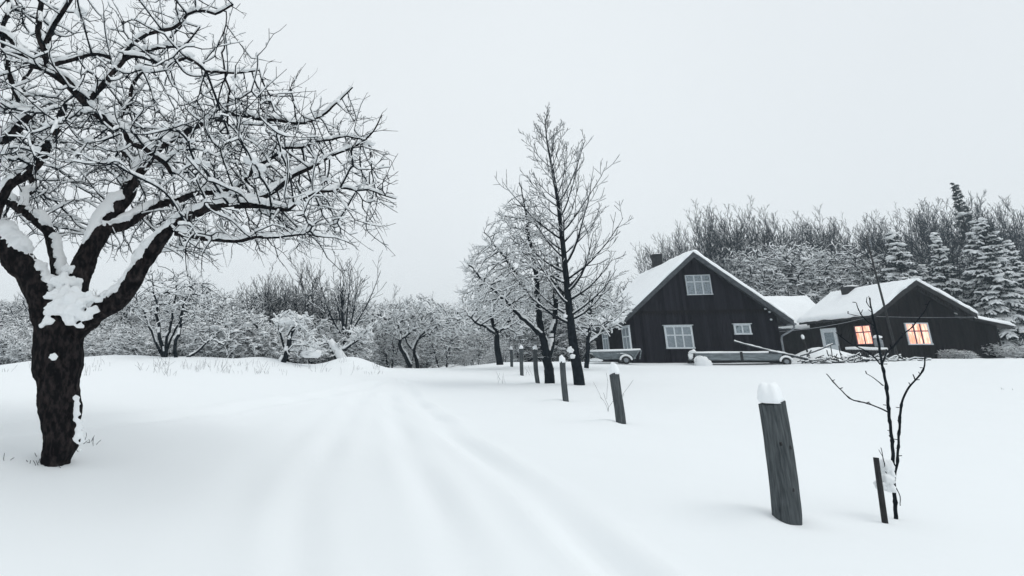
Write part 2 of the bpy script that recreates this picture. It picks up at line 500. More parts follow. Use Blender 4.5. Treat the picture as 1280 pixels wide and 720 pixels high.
def snow_slab(mb, c, th, nu=24, nv=24, seed=0., edge=.25, over=0.0):
    """snow blanket on a quad c[0..3] (u along 0-1, v along 0-3), thickness th measured up"""
    c = [np.asarray(p, float) for p in c]
    L1 = np.linalg.norm(c[1] - c[0]); L2 = np.linalg.norm(c[3] - c[0])
    nrm = np.cross(c[1] - c[0], c[3] - c[0]); nrm /= np.linalg.norm(nrm)
    if nrm[2] < 0: nrm = -nrm
    def warp(k, n, L):
        t = k / n
        return .5 - .5 * math.copysign(abs(math.cos(math.pi * t)) ** .6, math.cos(math.pi * t))
    top, bot = [], []
    for i in range(nu + 1):
        u = warp(i, nu, L1)
        for j in range(nv + 1):
            v = warp(j, nv, L2)
            uo, vo = u, v
            p = (c[0] * (1 - uo) + c[1] * uo) * (1 - vo) + (c[3] * (1 - uo) + c[2] * uo) * vo
            d = min(u * L1, (1 - u) * L1, v * L2, (1 - v) * L2)
            e = min(1., d / edge); e = math.sqrt(max(0, 1 - (1 - e) ** 2))
            k = .12 + .88 * e
            nz = .78 + .3 * float(vn(p, 1.3, seed)) + .12 * float(vn(p, 5., seed))
            edge_w = (1 - e) * .11 * (float(vn(p, 4., seed + 2)) - .5) * 2
            q = p + (p - (c[0] + c[1] + c[2] + c[3]) / 4) / (np.linalg.norm(p - (c[0] + c[1] + c[2] + c[3]) / 4) + 1e-6) * edge_w
            top.append(q + nrm * th * k * nz); bot.append(q + nrm * .004)
    n = (nu + 1) * (nv + 1); w = nv + 1
    Fc = []
    for i in range(nu):
        for j in range(nv):
            a, b, cc, d = i * w + j, (i + 1) * w + j, (i + 1) * w + j + 1, i * w + j + 1
            Fc.append((a, b, cc, d)); Fc.append((n + d, n + cc, n + b, n + a))
    for j in range(nv):
        Fc.append((j + 1, n + j + 1, n + j, j)); k = nu * w + j; Fc.append((k, n + k, n + k + 1, k + 1))
    for i in range(nu):
        Fc.append((i * w, n + i * w, n + (i + 1) * w, (i + 1) * w)); k = i * w + nv; Fc.append((k + w, n + k + w, n + k, k))
    mb.add(top + bot, Fc)
    return mb


# ------------------------------------------------------------------ trees
def colonize(P, par, rad, attr, step, kill, iters=200, bias=.05, jit=.18, seed=1, maxn=9000):
    rng = np.random.default_rng(seed)
    P = [np.asarray(p, float) for p in P]; par = list(par); rad = list(rad)
    PA = np.array(P)
    d2 = ((attr[:, None] - PA[None]) ** 2).sum(-1) if len(attr) * len(PA) < 2e7 else None
    near = d2.argmin(1); nd = np.sqrt(d2.min(1))
    alive = nd > kill
    hits = {}
    for it in range(iters):
        if not alive.any() or len(P) > maxn: break
        idx = np.where(alive)[0]
        PA = np.array(P)
        D = attr[idx] - PA[near[idx]]; D /= np.linalg.norm(D, axis=1, keepdims=True) + 1e-9
        acc = np.zeros((len(P), 3)); np.add.at(acc, near[idx], D)
        cnt = np.bincount(near[idx], minlength=len(P))
        act = np.where(cnt > 0)[0]
        new = []
        for k in act:
            hits[k] = hits.get(k, 0) + 1
            if hits[k] > 4: alive[idx[near[idx] == k]] = False; continue
            v = acc[k] / (np.linalg.norm(acc[k]) + 1e-6) + rng.normal(0, jit, 3) + np.array((0, 0, bias))
            v /= np.linalg.norm(v) + 1e-9
            new.append(P[k] + v * step); par.append(int(k)); rad.append(0.0)
        if not new: continue
        s = len(P); P += new
        NA = np.array(new)
        idx = np.where(alive)[0]
        if len(idx) == 0: break
        for c0 in range(0, len(idx), 2000):
            ii = idx[c0:c0 + 2000]
            dd = np.sqrt(((attr[ii][:, None] - NA[None]) ** 2).sum(-1))
            m = dd.argmin(1); mv = dd.min(1)
            b = mv < nd[ii]
            near[ii[b]] = s + m[b]; nd[ii[b]] = mv[b]
        alive &= nd > kill
    PA = np.array(P); par = np.array(par); rad = np.array(rad)
    k = np.where((rad <= 0) & (par >= 0))[0]
    kc = np.bincount(par[par >= 0], minlength=len(PA))
    for _ in range(3):
        cs = np.zeros_like(PA); ch = np.where(par >= 0)[0]; np.add.at(cs, par[ch], PA[ch])
        mm = k[kc[k] > 0]
        PA[mm] = .4 * PA[mm] + .3 * PA[par[mm]] + .3 * cs[mm] / kc[mm][:, None]
    return PA, par, rad


def pipe(P, par, rad, r0, e=2.3, rmax=9.):
    acc = np.zeros(len(P)); r = np.zeros(len(P)); kids = np.bincount(par[par >= 0], minlength=len(P))
    for i in range(len(P) - 1, -1, -1):
        ri = r0 if acc[i] == 0 else acc[i] ** (1 / e)
        ri = min(ri, rmax)
        r[i] = rad[i] if rad[i] > 0 else ri
        if par[i] >= 0: acc[par[i]] += min(r[i], ri) ** e if rad[i] > 0 else ri ** e
    return r, kids


def graph_segs(P, par, r):
    k = np.where(par >= 0)[0]
    pr = np.minimum(r[par[k]], r[k] * 1.6)
    return np.hstack([P[par[k]], P[k], pr[:, None], r[k][:, None]])


def twigs(P, par, r, prob, lmin, lmax, rt, rmaxspawn, seed=3, up=.25, nseg=3, spur=1.0, mask=None, droop=0.0):
    rng = np.random.default_rng(seed)
    out = []
    for i in range(len(P)):
        if par[i] < 0 or r[i] > rmaxspawn: continue
        if mask is not None and not mask[i]: continue
        k = rng.poisson(prob)
        d = P[i] - P[par[i]]; d /= np.linalg.norm(d) + 1e-9
        for _ in range(k):
            v = rng.normal(0, 1, 3); v -= d * np.dot(v, d) * .6
            v = v / np.linalg.norm(v) * .8 + d * .7 + np.array((0, 0, up)); v /= np.linalg.norm(v)
            L = rng.uniform(lmin, lmax); p = P[i] + (P[par[i]] - P[i]) * rng.random(); rr = min(rt * rng.uniform(.8, 1.4), r[i] * .9)
            for s in range(nseg):
                v = v + rng.normal(0, .16, 3) + np.array((0, 0, up * .2 - droop)); v /= np.linalg.norm(v)
                q = p + v * L / nseg; r2 = rr * .72
                out.append((*p, *q, rr, r2))
                if rng.random() < spur:
                    w = rng.normal(0, 1, 3); w = w / np.linalg.norm(w) * .8 + v * .5; w /= np.linalg.norm(w)
                    l2 = L * rng.uniform(.12, .4)
                    q2 = q + w * l2
                    out.append((*q, *q2, r2 * .9, r2 * .75))
                p, rr = q, r2
    return np.array(out) if out else np.zeros((0, 8))


def build_tree(name, loc, big, thin, snowp, bark=M_twig, nbig=6, nthin=3, extra_snow=None, snow_name='snow_load', snow_mat=None):
    """a tree thing: trunk (thick wood) > twigs as crown, plus the snow on them; arrays in world space, made local to loc"""
    root = empty(name, loc)
    L = np.array(loc, float)
    def sh(s):
        s = s.copy(); s[:, 0:3] -= L; s[:, 3:6] -= L; return s
    if len(big):
        V, Fc = seg_arrays(sh(big), nbig); mesh_obj('trunk', V, Fc, bark, root)
    if len(thin):
        V, Fc = seg_arrays(sh(thin), nthin); mesh_obj('crown', V, Fc, bark, root)
    parts = []
    for s, kw in snowp:
        if len(s):
            a = snow_arrays(sh(s), **kw)
            if a: parts.append(a)
    if parts:
        V, Fc = join(parts)
        mesh_obj(snow_name, V, Fc, M_snow, root)
    return root


def grow(segs, p, d, L, r, lev, P, rng):
    n = P['n'][lev]
    kids = P['kids'][lev] if lev < len(P['kids']) else 0
    ds = []
    q = np.array(p, float); d = np.array(d, float)
    rr = r; pts = [(q.copy(), d.copy(), r)]
    for s in range(n):
        d = d + rng.normal(0, P['wig'][lev], 3) + np.array((0, 0, P['up'][lev])) / n
        d /= np.linalg.norm(d)
        q2 = q + d * L / n
        t = (s + 1) / n
        r2 = max(r * (1 - t * P.get('taper', .75)), P['rmin'])
        segs.append((*q, *q2, rr, r2))
        q, rr = q2, r2
        pts.append((q.copy(), d.copy(), rr))
    if not kids: return
    az = rng.random() * 6.28
    t0 = P['t0'][lev]
    for k in range(kids):
        t = t0 + (1 - t0) * (k + rng.random()) / kids
        x = t * n; i = min(int(x), n - 1); f = x - i
        pp = pts[i][0] * (1 - f) + pts[i + 1][0] * f; dd = pts[i][1]; pr = pts[i][2] * (1 - f) + pts[i + 1][2] * f
        az += 2.4 + rng.normal(0, .4)
        a = P['ang'][lev] * rng.uniform(.75, 1.25)
        ref = np.array((0, 0, 1.)) if abs(dd[2]) < .9 else np.array((1., 0, 0))
        s1 = np.cross(dd, ref); s1 /= np.linalg.norm(s1); s2 = np.cross(dd, s1)
        v = dd * math.cos(a) + (s1 * math.cos(az) + s2 * math.sin(az)) * math.sin(a)
        cl = L * P['rat'][lev] * (1 - P['sh'][lev] * t) * rng.uniform(.75, 1.2)
        grow(segs, pp, v, cl, max(pr * P['rr'][lev], P['rmin']), lev + 1, P, rng)


def split(s, lim):
    s = np.array(s); m = s[:, 6] > lim
    return s[m], s[~m]


def copy_tree(o, loc, rz, sc=(1, 1, 1)):
    c = o.copy(); col.objects.link(c)
    c.location = tuple(map(float, loc)); c.rotation_euler = (0, 0, rz); c.scale = sc
    for ch in o.children:
        k = ch.copy(); col.objects.link(k); k.parent = c
    return c


def bark_tube(pts, rad, n, seed):
    V, Fc = poly_tube(pts, rad, n, 0, 0, False)
    V = V.reshape(len(pts), n, 3); D = V - pts[:, None]; R = rad[:, None]
    D /= np.linalg.norm(D, axis=2, keepdims=True)
    out = np.empty_like(V); K = np.array((1, 1, .38))
    for i in range(len(pts)):
        for j in range(n):
            p = V[i, j]; q = Vector((p * K * 15 + seed * 3).tolist()); q2 = Vector((p * 4.2 + seed).tolist())
            rg = 1 - abs(mnoise.noise(q)) * 2.2
            f = mnoise.noise(Vector((p * np.array((1, 1, .6)) * 42).tolist()))
            out[i, j] = p + D[i, j] * min(1., rad[i] / .12) * (.014 * rg + .028 * mnoise.noise(q2) + .007 * f)
    return out.reshape(-1, 3), Fc


# ---- the big old apple tree on the left
def apple_tree():
    base = at(72, 584, 6.0)
    limbs = [
        [(64, 612, 6, .11), (68, 585, 6, .125), (76, 552, 6, .165), (76, 520, 6, .185), (74, 486, 6, .192), (73.5, 472, 6, .205), (73, 465, 6, .232), (73, 432, 6, .238), (77, 402, 6, .24), (81, 380, 6.0, .19), (84, 362, 6.0, .13)],
        [(67, 412, 6, .17), (52, 368, 5.95, .15), (25, 328, 5.85, .13), (-8, 288, 5.75, .115), (-50, 235, 5.6, .10), (-90, 170, 5.5, .08), (-110, 90, 5.5, .06), (-120, 0, 5.4, .04)],
        [(84, 385, 6.05, .10), (72, 330, 6.2, .075), (66, 300, 6.3, .07), (52, 280, 6.4, .06), (28, 262, 6.5, .055), (-5, 242, 6.7, .045)],
        [(86, 400, 6, .16), (98, 350, 6.05, .12), (116, 305, 6.15, .105), (138, 268, 6.3, .105), (158, 242, 6.45, .09), (172, 215, 6.6, .07), (205, 180, 6.9, .05), (260, 150, 7.2, .035)],
        [(94, 408, 5.95, .14), (122, 388, 5.85, .11), (150, 372, 5.75, .09), (168, 348, 5.65, .085), (188, 318, 5.55, .075), (212, 288, 5.45, .055), (250, 264, 5.35, .045), (300, 256, 5.2, .03), (360, 262, 5.1, .02)],
        [(128, 288, 6.2, .07), (150, 280, 6.3, .065), (185, 262, 6.5, .05), (232, 246, 6.7, .04), (290, 240, 6.9, .03)],
        [(-50, 235, 5.6, .06), (-20, 205, 5.45, .05), (0, 178, 5.4, .055), (30, 150, 5.4, .04), (55, 135, 5.4, .02)],
        [(-8, 288, 5.75, .06), (5, 240, 5.6, .05), (45, 210, 5.5, .045), (62, 188, 5.45, .045), (76, 160, 5.4, .04), (80, 130, 5.4, .03)],
        [(-90, 170, 5.5, .05), (-40, 80, 5.2, .045), (0, 40, 5.1, .035), (30, 70, 5.1, .03), (60, 88, 5.1, .045), (84, 105, 5.15, .05), (108, 126, 5.2, .05), (125, 150, 5.25, .045), (152, 166, 5.35, .04), (180, 186, 5.4, .032), (212, 212, 5.5, .02)],
        [(60, 88, 5.1, .04), (56, 62, 5.1, .036), (50, 25, 5.1, .03), (44, -10, 5.1, .025), (40, -60, 5.1, .02)],
        [(57, 55, 5.1, .028), (68, 30, 5.05, .025), (82, 5, 5.0, .022), (95, -25, 5, .02)],
        [(63, 82, 5.1, .022), (98, 73, 5.1, .02), (136, 70, 5.1, .014)],
        [(112, 126, 5.2, .03), (130, 104, 5.2, .028), (142, 85, 5.2, .024), (156, 70, 5.2, .022), (168, 52, 5.2, .02), (200, 35, 5.15, .018), (245, 23, 5.1, .014), (292, 4, 5.0, .01)],
        [(156, 70, 5.2, .018), (190, 76, 5.15, .016), (235, 80, 5.1, .014), (290, 89, 5.0, .010), (325, 85, 4.95, .007)],
        [(118, 118, 5.2, .02), (140, 98, 5.3, .02), (162, 75, 5.4, .02), (225, 58, 5.5, .013), (250, 35, 5.6, .008)],
        [(25, 130, 5.6, .03), (16, 95, 5.6, .028), (6, 60, 5.6, .026), (10, 20, 5.6, .024), (10, -30, 5.6, .02)],
        [(285, 165, 5.9, .013), (284, 120, 5.9, .012), (280, 60, 5.9, .010), (286, 15, 5.9, .007)],
        [(260, 150, 7.2, .035), (300, 145, 6.8, .03), (345, 152, 6.5, .024), (395, 150, 6.3, .015), (440, 112, 6.2, .008)],
        [(300, 256, 5.2, .03), (340, 235, 5.3, .026), (390, 210, 5.3, .018), (440, 185, 5.3, .010), (478, 150, 5.3, .006)],
        [(290, 240, 6.9, .03), (340, 200, 6.6, .022), (400, 175, 6.4, .014), (460, 170, 6.3, .007)],
        [(360, 262, 5.1, .02), (400, 238, 5.2, .015), (450, 236, 5.3, .009), (488, 250, 5.3, .005)],
        [(212, 288, 5.45, .035), (250, 300, 5.3, .025), (290, 302, 5.2, .018), (340, 295, 5.2, .012), (400, 290, 5.1, .007)],
        [(172, 215, 6.6, .045), (150, 170, 6.9, .04), (160, 120, 7.2, .03), (200, 70, 7.4, .02), (230, 20, 7.5, .012)],
        [(28, 262, 6.5, .05), (40, 200, 7.0, .04), (30, 120, 7.4, .03), (60, 40, 7.6, .02)],
    ]
    P, par, rad, seedpolys = [], [], [], []
    for li, lm in enumerate(limbs):
        pts = [at(a, b, c) for a, b, c, _ in lm]; rr = [x[3] for x in lm]
        # organic wander on thinner limbs
        pts, rr = resample(pts, rr, .09)
        if li > 4:
            off = np.stack([vn(pts, 3., li * 1.7), vn(pts, 3.3, li * 2.9 + 4), vn(pts, 2.7, li * 3.1 + 9)], 1) - .5
            pts = pts + off * .10 * np.clip(np.arange(len(pts))[:, None] / 5, 0, 1)
        if P:
            PA = np.array(P); k = int(((PA - pts[0]) ** 2).sum(1).argmin()); prev = k
        else: prev = -1
        for p, r_ in zip(pts, rr):
            P.append(p); par.append(prev); rad.append(r_); prev = len(P) - 1
        seedpolys.append((pts, rr, li))
    # crown attractors
    rng = np.random.default_rng(5)
    poly = [(-420, -500), (250, -480), (262, -60), (284, 0), (312, 60), (350, 98), (400, 122), (446, 146), (474, 172), (478, 205), (492, 245), (474, 290), (440, 300), (415, 335),
            (380, 305), (350, 330), (290, 310), (250, 335), (215, 325), (190, 285), (150, 318), (60, 310), (0, 330), (-200, 350), (-420, 300)]
    def inside(x, y):
        c = np.zeros(x.shape, bool); n = len(poly)
        for i in range(n):
            (x1, y1), (x2, y2) = poly[i], poly[(i + 1) % n]
            c ^= ((y1 > y) != (y2 > y)) & (x < (x2 - x1) * (y - y1) / (y2 - y1 + 1e-9) + x1)
        return c
    C = np.array((base[0] + .15, 6.1, 3.75))
    u = rng.normal(0, 1, (26000, 3)); u /= np.linalg.norm(u, axis=1, keepdims=True); u *= rng.random((26000, 1)) ** (1 / 2.4)
    A = C + u * np.array((3.9, 2.5, 2.35))
    x, y = proj(A)
    dens = np.where(y < 60, .28, np.where(y < 120, .55, 1.0)) * np.where(x > 400, .75, 1.) * np.where((x > 225) & (y < 120), .35, 1.) * np.where((x > 340) & (y < 150), .4, 1.)
    dens = dens * np.where(x < -60, .25, 1.) * np.where((y > 200) & (x < 240) & (A[:, 1] > 6.2), 1.9, 1.) * np.where((y > 300), .5, 1.)
    ok = inside(x, y) & (rng.random(len(A)) < dens) & (A[:, 1] > 3.9) & ~((y > 215) & (x < 215) & (A[:, 1] < 6.25)) & ~((x < 110) & (y > 300))
    A = A[ok][:3500]
    P, par, rad = colonize(P, par, rad, A, .085, .11, 150, .02, .09, 5, 26000)
    r, kids = pipe(P, par, rad, .0048, 2.65, .03)
    segs = graph_segs(P, par, r)
    segs = segs[segs[:, 7] < .035]
    # hanging twigs below right
    tw = twigs(P, par, r, .55, .07, .24, .0044, .014, 3, .10, 3, .8)
    # long outward shoots at the rim of the crown
    rs = np.random.default_rng(17); sh_ = []
    leaf = np.where((kids == 0) & (rad <= 0))[0]
    for i_ in leaf:
        out_ = P[i_] - C; out_ /= np.linalg.norm(out_ / np.array((3.9, 2.5, 2.35))) + 1e-6
        rim = np.linalg.norm((P[i_] - C) / np.array((3.9, 2.5, 2.35)))
        if rim < .55 and rs.random() < .6: continue
        d = P[i_] - P[par[par[i_]]] if par[par[i_]] >= 0 else P[i_] - P[par[i_]]
        d /= np.linalg.norm(d) + 1e-9; o2_ = (P[i_] - C); o2_ /= np.linalg.norm(o2_)
        v = d * .8 + o2_ * .6 + np.array((.12, 0, .0)); v /= np.linalg.norm(v)
        L_ = rs.uniform(.18, .65) * (1. if rim > .8 else .6); q = P[i_]; rr_s = .0048; n_s = 5; cz_ = rs.normal(-.02, .07)
        for s_i in range(n_s):
            v = v + rs.normal(0, .09, 3) + np.array((0, 0, cz_)); v /= np.linalg.norm(v); q2 = q + v * L_ / n_s
            sh_.append((*q, *q2, rr_s, rr_s * .85)); rr_s *= .85
            if rs.random() < .55:
                w_ = rs.normal(0, 1, 3); w_ = w_ / np.linalg.norm(w_) * .7 + v * .6; w_ /= np.linalg.norm(w_)
                sh_.append((*q2, *(q2 + w_ * rs.uniform(.02, .10)), rr_s * .9, rr_s * .8))
            q = q2
    tw = np.vstack([tw, np.array(sh_)])
    tx, ty = proj(tw[:, 3:6]); keep = (ty < 350) & (tx < 498)
    tw = tw[keep]
    root = empty('apple_tree', base)
    tag(root, 'old gnarled apple tree with thick forked trunk and snow-laden tangled branches', 'tree')
    L = base
    parts, caps = [], []
    for pts, rr, li in seedpolys:
        big = rr[0] > .05
        if li == 0:
            q, qr = resample(pts, rr, .014); V, Fc = bark_tube(q - L, qr, 150, 1.3)
            mesh_obj('trunk', V, Fc, M_bark, root)
            continue
        q, qr = resample(pts, rr, .022 if big else .05)
        parts.append(bark_tube(q - L, qr, 56, li * .9) if big else poly_tube(q - L, qr, 10, .08, li * .9, False))
        # snow cap along the limb
        T = np.gradient(q, axis=0); T /= np.linalg.norm(T, axis=1, keepdims=True)
        S, U = frames(T); U = np.where(U[:, 2:3] < 0, -U, U)
        c = np.sqrt(np.clip(1 - T[:, 2] ** 2, 0, 1))
        nz = vn(q, 2.6, li + .3); nz2 = vn(q, 9., li + 5.)
        cov = np.clip((c - .30) * 3.0, 0, 1) * np.clip((nz * .8 + nz2 * .3 - .2) * 3.5, 0, 1)
        if li in (4, 8): cov = np.clip((c - .2) * 4, 0, 1) * np.clip(.75 + nz2 * .6, 0, 1)
        h = (.018 + (.62 if big else .5) * np.minimum(qr, .11)) * (.35 + 1.0 * nz + .35 * nz2) * cov
        m = 11
        rows = []
        for a_i in range(m):
            s_ = -1 + 2 * a_i / (m - 1)
            jag = .55 + .75 * vn(q + S * s_ * .3, 13., li + 0.) + .25 * (vn(q + S * s_ * .4, 41., li + 2.) - .5)
            phm = np.radians(80) * cov ** .4 * jag
            ph = phm * s_
            rd = qr + h * np.sqrt(max(0, 1 - s_ * s_)) - .006 * (abs(s_) > .95) - .03 * (cov < .05)
            rows.append(q + U * (rd * np.cos(ph))[:, None] + S * (rd * np.sin(ph))[:, None])
        W = np.stack(rows, 1) - L
        n_ = len(q); i = np.arange(n_ - 1)[:, None]; j = np.arange(m - 1)[None]
        caps.append((W.reshape(-1, 3), np.stack([i * m + j, i * m + j + 1, (i + 1) * m + j + 1, (i + 1) * m + j], -1).reshape(-1, 4)))
    V, Fc = join(parts); mesh_obj('limbs', V, Fc, M_bark, root)
    def sh(s):
        s = s.copy(); s[:, 0:3] -= L; s[:, 3:6] -= L; return s
    V, Fc = seg_arrays(sh(segs), 5); mesh_obj('branches', V, Fc, M_twig, root)
    V, Fc = seg_arrays(sh(tw), 3); mesh_obj('twigs', V, Fc, M_twig, root)
    cs = [snow_arrays(sh(segs), .016, .012, .56, 1.5, .075, 3.2, 1., 5, .25), snow_arrays(sh(tw), .010, .006, .26, 1., .03, 3.2, 1., 5, .35)]
    V, Fc = join(cs + caps)
    sn = mesh_obj('snow_load', V, Fc, M_snow, root)
    # lumps in crotches and clinging to the trunk
    mb = MB()
    rng = np.random.default_rng(9)
    lst = [(85, 374, 5.80, .15), (72, 386, 5.76, .12), (98, 380, 5.73, .13), (60, 402, 5.74, .06), (88, 402, 5.73, .075), (75, 352, 5.88, .10), (106, 396, 5.73, .07), (90, 388, 5.72, .10), (52, 408, 5.75, .035), (116, 388, 5.72, .06), (100, 408, 5.72, .04),
           (124, 375, 5.72, .05), (66, 370, 5.78, .07), (112, 372, 5.74, .07), (86, 340, 5.98, .09), (93, 355, 5.9, .08)]
    for k in range(46):
        t = k / 46.
        lst.append((95 + 5 * t + rng.normal(0, 2.6), 497 + 62 * t + rng.normal(0, 6), 5.83 + .02 * t, rng.uniform(.008, .034)))
    for k in range(9): lst.append((66 + rng.normal(0, 3.5), 446 + rng.normal(0, 3), 5.745, rng.uniform(.012, .026)))
    for px, py, Y, s in lst:
        blob(mb, at(px, py, Y) - L, s, px * .1, (1, .6, .8), 18, 12, .6, -.7)
    sn2 = mb.build('snow_clumps', M_snow, root, True)
    md = sn2.modifiers.new('merge', 'REMESH'); md.mode = 'VOXEL'; md.voxel_size = .011; md.use_smooth_shade = True
    md = sn2.modifiers.new('soften', 'SMOOTH'); md.iterations = 12; md.factor = .5
    mb = MB(); dz_ = np.abs(P[:, 2] - P[np.maximum(par, 0)][:, 2]); br = np.where((kids >= 2) & (r > .008) & (r < .05) & (dz_ < .055))[0]
    for k in rng.choice(br, min(800, len(br)), replace=False):
        blob(mb, P[k] - L + np.array((0, 0, r[k] + .01)), rng.uniform(.018, .060), k * .37, (1.1, .9, .62), 9, 6, .55, -.7)
    mb.build('snow_clumps', M_snow, root, True)
    # bark collar scale at the old graft line
    return root


apple_tree()

# ---- posts
post_labels = ['nearest thick weathered wooden post with domed snow cap in right foreground', 'second weathered post from the camera, left of and behind the thickest foreground post',
               'third snow-capped post, standing just left of the tall bare tree in front of the house', 'fourth snow-capped post, leaning just left of the forked dark tree trunk',
               'fifth small snow-capped post, between the leaning post and the farthest post', 'farthest and smallest snow-capped post at the end of the row']
for i, (t_, b_, Y, w) in enumerate(POSTS):
    a, b = at(b_[0], b_[1], Y), at(t_[0], t_[1], Y)
    a0 = a - (b - a) * .25
    root = empty('wooden_post', a)
    tag(root, post_labels[i], 'post', 'weathered posts along the snowy road')
    n = 44
    pts = np.array([a0 + (b - a0) * k / (n - 1) for k in range(n)]) - a
    bend = (0.02 if i != 3 else .05)
    pts[:, 0] += bend * np.sin(np.linspace(0, 3.3, n) + i)
    # squarish hewn section
    m = 40; V = []
    for k, p in enumerate(pts):
        for j in range(m):
            an = 2 * math.pi * j / m
            rr = w * .64 / 2 / max(abs(math.cos(an)), abs(math.sin(an))) ** .62
            q = p + np.array((math.cos(an) * rr, math.sin(an) * rr, 0))
            rr *= 1 + .035 * (float(vn(q, 4., i * 3.)) - .5) + .035 * (float(vn(q * np.array((1, 1, .03)), 75., i)) - .5)
            V.append((p[0] + math.cos(an) * rr, p[1] + math.sin(an) * rr, p[2] + (.025 * math.cos(an + i) if k == n - 1 else 0)))
    Fc = [(k * m + j, k * m + (j + 1) % m, (k + 1) * m + (j + 1) % m, (k + 1) * m + j) for k in range(n - 1) for j in range(m)] + [tuple((n - 1) * m + j for j in range(m))]
    mesh_obj('shaft', V, Fc, M_post, root, True)
    if i == 0:
        for kx, kz in ((-.06, .72), (.055, .70), (.02, .33)):
            kp = pts[int((kz * 1.0 + .27) / 1.36 * (n - 1))]; mb = MB(); blob(mb, (kp[0] + kx * .65, kp[1] - w * .32 + .002, kp[2]), .013, kx, (.9, .5, 1.2), 10, 8, .3, -1); mb.build('knot', M_black, root, True)
    mb = MB()
    cap_h = (.135, .15, .15, .12, .12, .12)[i]
    blob(mb, pts[-1] + np.array((0, 0, .03)), w * .38, i * 2.7, (1.0, 1.0, cap_h / (w * .38)), 24, 14, .17, -.25)
    mb.build('snow_cap', M_roofsnow, root, True)


# ---- foreground sapling and its stake
def limb(lst, off=0, ): return lst


def sapling():
    base = at(1121, 657, 5.1)
    P, R = [], []
    lines = [
        [(1121, 665, 5.1, .018), (1118, 620, 5.1, .017), (1116, 570, 5.1, .016), (1113, 530, 5.1, .015), (1109, 495, 5.1, .014), (1103, 455, 5.1, .0125), (1098, 425, 5.1, .011), (1091, 400, 5.1, .009), (1087, 372, 5.1, .006)],
        [(1118, 600, 5.1, .012), (1122, 570, 5.1, .011), (1124, 540, 5.1, .011), (1126, 510, 5.1, .011), (1133, 490, 5.1, .010), (1144, 475, 5.1, .009), (1155, 460, 5.1, .007), (1157, 447, 5.1, .005)],
        [(1110, 515, 5.1, .009), (1090, 506, 5.1, .008), (1067, 500, 5.05, .007), (1050, 486, 5.0, .006), (1033, 468, 5.0, .005)],
        [(1104, 482, 5.1, .007), (1095, 475, 5.1, .005), (1083, 467, 5.1, .004)],
        [(1102, 455, 5.1, .010), (1110, 440, 5.15, .009), (1130, 418, 5.2, .007), (1148, 400, 5.25, .006), (1163, 376, 5.3, .004)],
        [(1100, 455, 5.1, .008), (1085, 440, 5.05, .007), (1060, 428, 5.0, .005), (1045, 415, 5.0, .004)],
        [(1094, 408, 5.1, .007), (1080, 398, 5.1, .006), (1073, 388, 5.1, .005), (1070, 378, 5.1, .004)],
        [(1078, 396, 5.1, .005), (1068, 394, 5.1, .004), (1060, 392, 5.1, .003)], [(1076, 392, 5.1, .004), (1079, 387, 5.1, .003)],
        [(1088, 385, 5.1, .004), (1083, 378, 5.1, .004), (1083, 371, 5.1, .003)], [(1087, 375, 5.1, .004), (1086, 370, 5.1, .003)],
        [(1108, 592, 5.05, .005), (1104, 575, 5.05, .004), (1101, 560, 5.05, .003)], [(1119, 608, 5.1, .005), (1124, 620, 5.05, .004), (1125, 632, 5.05, .003)],
        [(1144, 475, 5.1, .006), (1141, 468, 5.1, .005)], [(1103, 570, 5.05, .003), (1098, 562, 5.05, .003)],
    ]
    root = empty('young_sapling', base)
    tag(root, 'thin leafless sapling with a few crooked twigs beside a short dark stake', 'sapling')
    parts = []; snow = []
    for k, ln in enumerate(lines):
        pts, rr = resample([at(a, b, c) for a, b, c, _ in ln], [x[3] for x in ln], .02)
        off = np.stack([vn(pts, 9., k), vn(pts, 9., k + 4.), vn(pts, 9., k + 9.)], 1) - .5
        pts = pts + off * .009 * np.clip(np.arange(len(pts))[:, None] / 4., 0, 1) - base
        rr = rr * (1 + .35 * (vn(pts, 30., k) > .78))
        parts.append(poly_tube(pts, rr * .72, 8, .12, k, False))
    V, Fc = join(parts); mesh_obj('stem', V, Fc, M_twig, root)
    # bud spurs
    rng = np.random.default_rng(4); sp = []
    for k, ln in enumerate(lines[:8]):
        pts, rr = resample([at(a, b, c) for a, b, c, _ in ln], [x[3] for x in ln], .06)
        for p, r_ in zip(pts[2:], rr[2:]):
            if p[2] > base[2] + .5 and rng.random() < .6:
                v = rng.normal(0, 1, 3); v[2] = abs(v[2]); v /= np.linalg.norm(v)
                q = p - base + v * (r_ + .018)
                sp.append((*(p - base), *q, .004, .0035))
    V, Fc = seg_arrays(np.array(sp), 4); mesh_obj('buds', V, Fc, M_twig, root)
    st_b = at(1106, 656, 5.0); stake = empty('stake', st_b)
    tag(stake, 'short dark wooden stake leaning beside the foreground sapling', 'stake')
    mb = MB(); mb.tube([at(1109, 672, 5.0) - st_b, at(1101, 615, 5.0) - st_b, at(1095, 572, 5.0) - st_b], [.021, .02, .019], 7)
    mb.build('stake_shaft', M_black, stake)
    mb = MB()
    for px, py, s in [(1108, 583, .055), (1107, 598, .06), (1111, 608, .05), (1100, 606, .04), (1112, 590, .045)]:
        blob(mb, at(px, py, 5.07) - base, s, px, (.9, .8, 1.0), 16, 12, .3, -.9)
    mb.build('snow_clump', M_snow, root, True)
    return root


sapling()


# ---- tall slender tree and its companions in the middle
def snow_kw(h0=.012, w0=.01, cover=.7, grow=1., hmax=.07, freq=2., seed=0., slope=.3, n=5):
    return dict(h0=h0, w0=w0, cover=cover, grow=grow, hmax=hmax, freq=freq, seed=seed, slope=slope, n=n)


